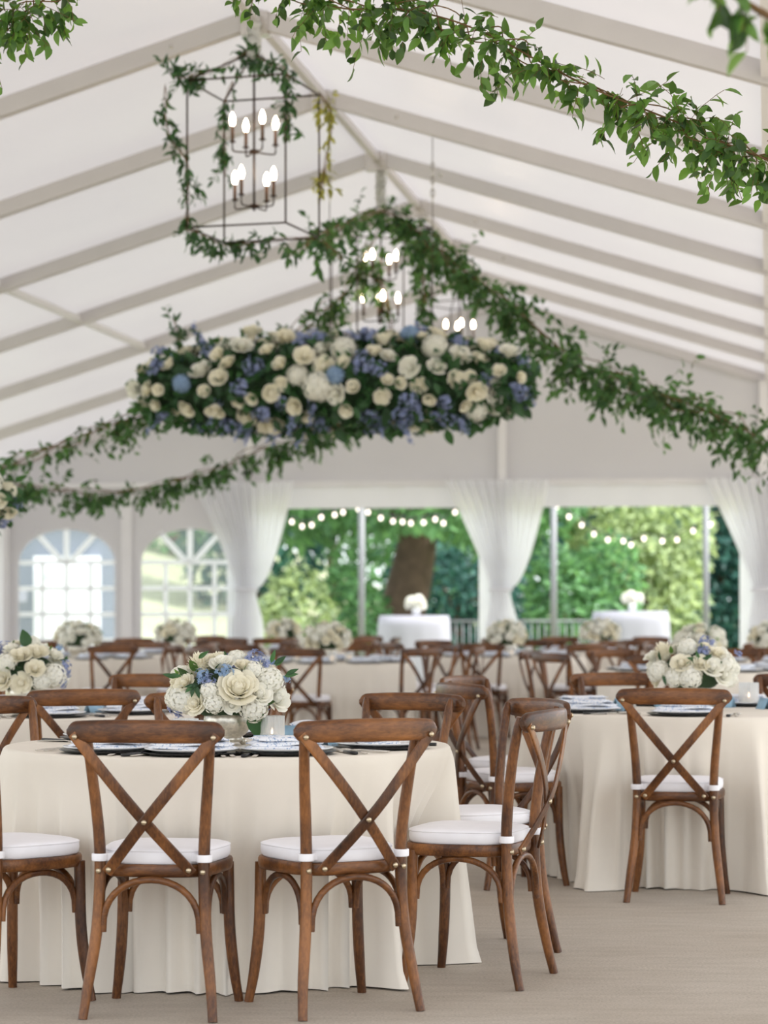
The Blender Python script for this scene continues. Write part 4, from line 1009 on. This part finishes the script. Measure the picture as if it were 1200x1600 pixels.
q = P(545, 950, 42.6); tree('shrub', 'mid-green shrub beside the light pole', (q.x, 41, 0), None, [(0, 0, 1.05, .5, .6, 1.05), (.35, .3, .8, .4, .5, .8)], 1400, .15, 'tree_a', 3, 'shrubs outside', 'shrub')
q = P(715, 950, 52); tree('evergreen', 'dark blue-green evergreen behind the railing', (q.x, 52, 0), (.15, 1.2), [(0, 0, 1.3, 1.3, 1, 1.2), (.9, .3, 1.2, .9, .9, 1.2), (-.6, .5, 1.6, 1, 1, 1.3)], 3000, .2, 'tree_c', 4)
q = P(905, 950, 41); tree('shrub', 'deep green shrub by the right light pole', (q.x, 41, 0), None, [(0, 0, 1.0, .75, .7, 1.1), (-.4, .3, 1.5, .5, .6, .8), (.5, .2, 1.6, .6, .6, .9)], 2600, .17, 'tree_a', 5, 'shrubs outside', 'shrub')
q = P(1012, 950, 43); tree('weeping_tree', 'tall pale green weeping tree in the right opening', (q.x, 43, 0), (.12, 1.5), [(0, 0, 1.5, .85, .8, 1.5), (-.6, .2, 2.4, .8, .8, 1.0), (.4, .3, 2.5, .8, .8, 1.2), (.55, .1, 1.1, .5, .6, 1.1)], 5200, .17, 'tree_b', 6)
q = P(1120, 950, 48); tree('conifer', 'dark teal conifer beside the right curtain', (q.x, 48, 0), (.2, 2), [(0, 0, 1.2, 1.1, 1, 1.3), (0, 0, 2.4, .9, .9, 1.2), (.9, 0, 1.5, 1.2, 1, 1.6), (0, 0, 3.6, .6, .6, 1.0)], 4200, .22, 'tree_c', 7)
for i, (px, D, mt, lb) in enumerate(((395, 60, 'tree_c', 'dark background tree behind the pale shrub'), (640, 60, 'tree_a', 'green background tree behind the broad trunk'), (880, 60, 'tree_c', 'dark background tree behind the right light pole'), (1165, 60, 'tree_c', 'dark background tree behind the conifer'),
        (520, 68, 'tree_a', 'green background tree behind the mid-green shrub'), (762, 68, 'tree_a', 'green background tree behind the dark evergreen'), (1004, 68, 'tree_a', 'green background tree behind the weeping tree'), (270, 68, 'tree_a', 'green background tree over the lawn bank'))):
    q = P(px, 950, D); zz = 3.2 * sst(44, 75, D) * sst(4, -8, q.x)
    tree('background_tree', lb, (q.x, D, zz), (.2, 2.5), [(0, 0, 1.9, 1.85, 1.5, 2.1), (-.3, 0, 4.2, 1.6, 1.6, 2.2), (.3, .4, 5.6, 1.6, 1.6, 2.0)], 2600, .34, mt, 50 + i)
# light poles with string lights
for px, lb in ((565, 'grey light pole beside the mid-green shrub'), (865, 'grey light pole beside the middle curtain'), (1103, 'grey light pole before the dark conifer')):
    q = P(px, 950, 33.5); p = empty('light_pole', (q.x, 33.5, 0)); tag(p, lb, 'pole', 'string light poles')
    m = MB(); m.tube([(0, 0, -.06), (0, 0, 2.75)], .045, 10); m.build('pole_shaft', M['greymetal'], p)
    m = MB(); m.lathe([(0, -.06), (.22, -.06), (.22, .05), (.06, .10), (0, .10)], 16); m.build('base', M['greymetal'], p)
    m = MB(); m.sphere((0, 0, 2.78), .07, 10, 6); m.build('cap', M['greymetal'], p)
bm = MB(); bm.sphere((0, 0, -.040), (.027, .027, .035), 12, 8); bm = bm.mesh('bulb', M['string_bulb'])
sm = MB(); sm.lathe([(0, -.01), (.018, -.01), (.018, .035), (0, .04)], 8); sm = sm.mesh('socket', M['black'])
def string_light(pxs, D, label):
    pts = [P(x, y, D) for x, y in pxs]; s = empty('string_light', pts[0]); tag(s, label, 'string light', 'string lights outside')
    m = MB(); m.tube([p - pts[0] + Vector((0, 0, .045)) for p in spline(pts, 4)], .008, 4); m.build('cord', M['black'], s)
    for p in pts:
        k = ob('socket', sm, s, Matrix.Translation(p - pts[0] + Vector((0, 0, .01)))); ob('bulb', bm, k)
string_light([(456, 812), (472, 819), (487, 817), (502, 805), (523, 801), (536, 797), (560, 792)], 34, 'string of round bulbs above the pale shrub')
string_light([(575, 797), (595, 806), (614, 811), (629, 812), (642, 814), (662, 813), (680, 808), (693, 814), (711, 797), (735, 785)], 34, 'string of round bulbs in front of the broad tree')
string_light([(870, 788), (889, 804), (909, 817), (928, 831), (950, 840), (974, 842), (986, 848), (1006, 838), (1035, 842), (1058, 840), (1083, 826), (1110, 816), (1135, 806)], 34, 'string of round bulbs across the right opening')
# cocktail tables outside
def cocktail(px, ytop, hwpx, D, label, flabel, clabel):
    q = P(px, 950, D); zt = HC - (ytop - HY) * D / FPX; hw = hwpx * D / FPX
    t = empty('cocktail_table', (q.x, D, 0)); tag(t, label, 'table', 'white-draped tables outside')
    m = MB(); m.lathe([(0, zt - .05), (hw * .9, zt - .05), (hw * .9, zt - .02), (0, zt - .02)], 24); m.build('tabletop', M['wood'], t); m = MB(); m.tube([(0, 0, 0), (0, 0, zt - .05)], .04, 8); m.lathe([(0, -.06), (.3, -.06), (.3, 0), (0, .02)], 16); m.build('pedestal', M['greymetal'], t)
    m = MB(); n = 64; vv = [(0, 0, zt)]; rows = 9
    for i in range(rows + 1):
        tt = i / rows
        for k in range(n):
            a = 2 * PI * k / n; se = (abs(math.cos(a)) ** 5 + abs(math.sin(a)) ** 5) ** (-1 / 5)
            r = hw * (.96 if i == 0 else 1.0 + .10 * tt + .03 * tt * math.sin(13 * a)) * (se * .35 + .65); vv.append((r * math.cos(a), r * math.sin(a), zt if i == 0 else zt - .01 - (zt + .03) * tt))
    fs = [(0, 1 + k, 1 + (k + 1) % n) for k in range(n)] + [(1 + i * n + k, 1 + (i + 1) * n + k, 1 + (i + 1) * n + (k + 1) % n, 1 + i * n + (k + 1) % n) for i in range(rows) for k in range(n)]
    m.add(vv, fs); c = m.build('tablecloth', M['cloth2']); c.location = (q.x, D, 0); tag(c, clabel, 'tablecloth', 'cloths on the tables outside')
    f = empty('flower_arrangement', (q.x + .03, D, zt)); tag(f, flabel, 'flowers', 'small arrangements outside')
    m = MB(); m.lathe([(0, 0), (.05, 0), (.06, .08), (.045, .11), (0, .11)], 14); m.build('vase', M['white_china'], f)
    r_ = random.Random(int(px))
    for k in range(11):
        d = rvec(r_); d.z = abs(d.z); flower(r_.choice(['rosew', 'hyd']), f, Vector((d.x * .12, d.y * .12, .15 + d.z * .10)), d, .075)
cocktail(647, 962, 56, 35, 'tall table hidden under white cloth outside the left opening', 'small white flowers on the draped table before the broad trunk', 'white cloth on the tall table before the broad trunk')
cocktail(985, 955, 60, 35.5, 'tall table hidden under white cloth outside the right opening', 'small white flowers on the draped table before the weeping tree', 'white cloth on the tall table before the weeping tree')
# railing
rl = empty('metal_railing', (P(690, 950, 37).x, 37, 0)); tag(rl, 'thin dark metal railing behind the white-draped table', 'railing')
for k in range(26):
    m = MB() if k == 0 else None
    if k == 0: m.tube([(0, 0, -.06), (0, 0, 1.02)], .010, 6); bme = m.mesh('baluster', M['greymetal'])
    ob('baluster', bme, rl, Matrix.Translation((-.2 + k * .105, 0, 0)))
for z in (.15, 1.02):
    m = MB(); m.tube([(-.25, 0, z), (2.5, 0, z)], .018, 6); m.build('rail', M['greymetal'], rl)
# house with white double door beyond the arched window
q = P(104, 950, 39); hx = q.x
h = empty('house', (hx, 39, 0)); tag(h, 'pale grey house with bright white double door beyond the window', 'house')
m = MB(); m.box((-1.75, 2.2, 1.4), (2.5, 2., 1.5)); m.build('wall', M['house'], h, False)
m = MB(); m.add([(-4.4, 0, 2.85), (.9, 0, 2.85), (.9, 2.2, 4.2), (-4.4, 2.2, 4.2), (.9, 4.4, 2.85), (-4.4, 4.4, 2.85), (-4.4, 0, 2.75), (.9, 0, 2.75)], [(0, 1, 2, 3), (3, 2, 4, 5), (0, 6, 7, 1)]); m.build('roof', M['greymetal'], h, False)
m = MB(); m.box((0, .1, 1.0), (.53, .12, 1.06)); fr = m.build('door_frame', M['white_paint'], h, False)
for s in (-1, 1):
    m = MB(); m.box((s * .235, -.04, .94), (.22, .03, .96)); dl = m.build('door_leaf', M['white_paint'], h, False)
    m = MB(); m.box((s * .22, -.072, 1.72), (.12, .004, .06)); m.build('glass_pane', M['pane'], dl, False)
    m = MB(); m.sphere((s * .05, -.09, 1.0), .025, 8, 6); m.build('handle', M['steel'], dl)
m = MB(); m.add([(-.95, -.7, 1.33), (-.55, -.7, 1.33), (-.62, -.05, 1.55), (-.95, -.05, 1.55), (-.95, -.7, 1.30), (-.55, -.7, 1.30), (-.62, -.05, 1.50), (-.95, -.05, 1.50)], [(0, 1, 2, 3), (4, 7, 6, 5), (0, 4, 5, 1), (1, 5, 6, 2), (2, 6, 7, 3), (3, 7, 4, 0)])
m.build('awning', M['greymetal'], h, False)
m = MB(); m.box((-1.0, -.1, 1.0), (.06, .06, .16)); m.tube([(-1.0, -.1, 1.15), (-1.0, -.02, 1.24), (-1.0, .2, 1.24)], .015, 6); m.build('lantern', M['black'], h, False)
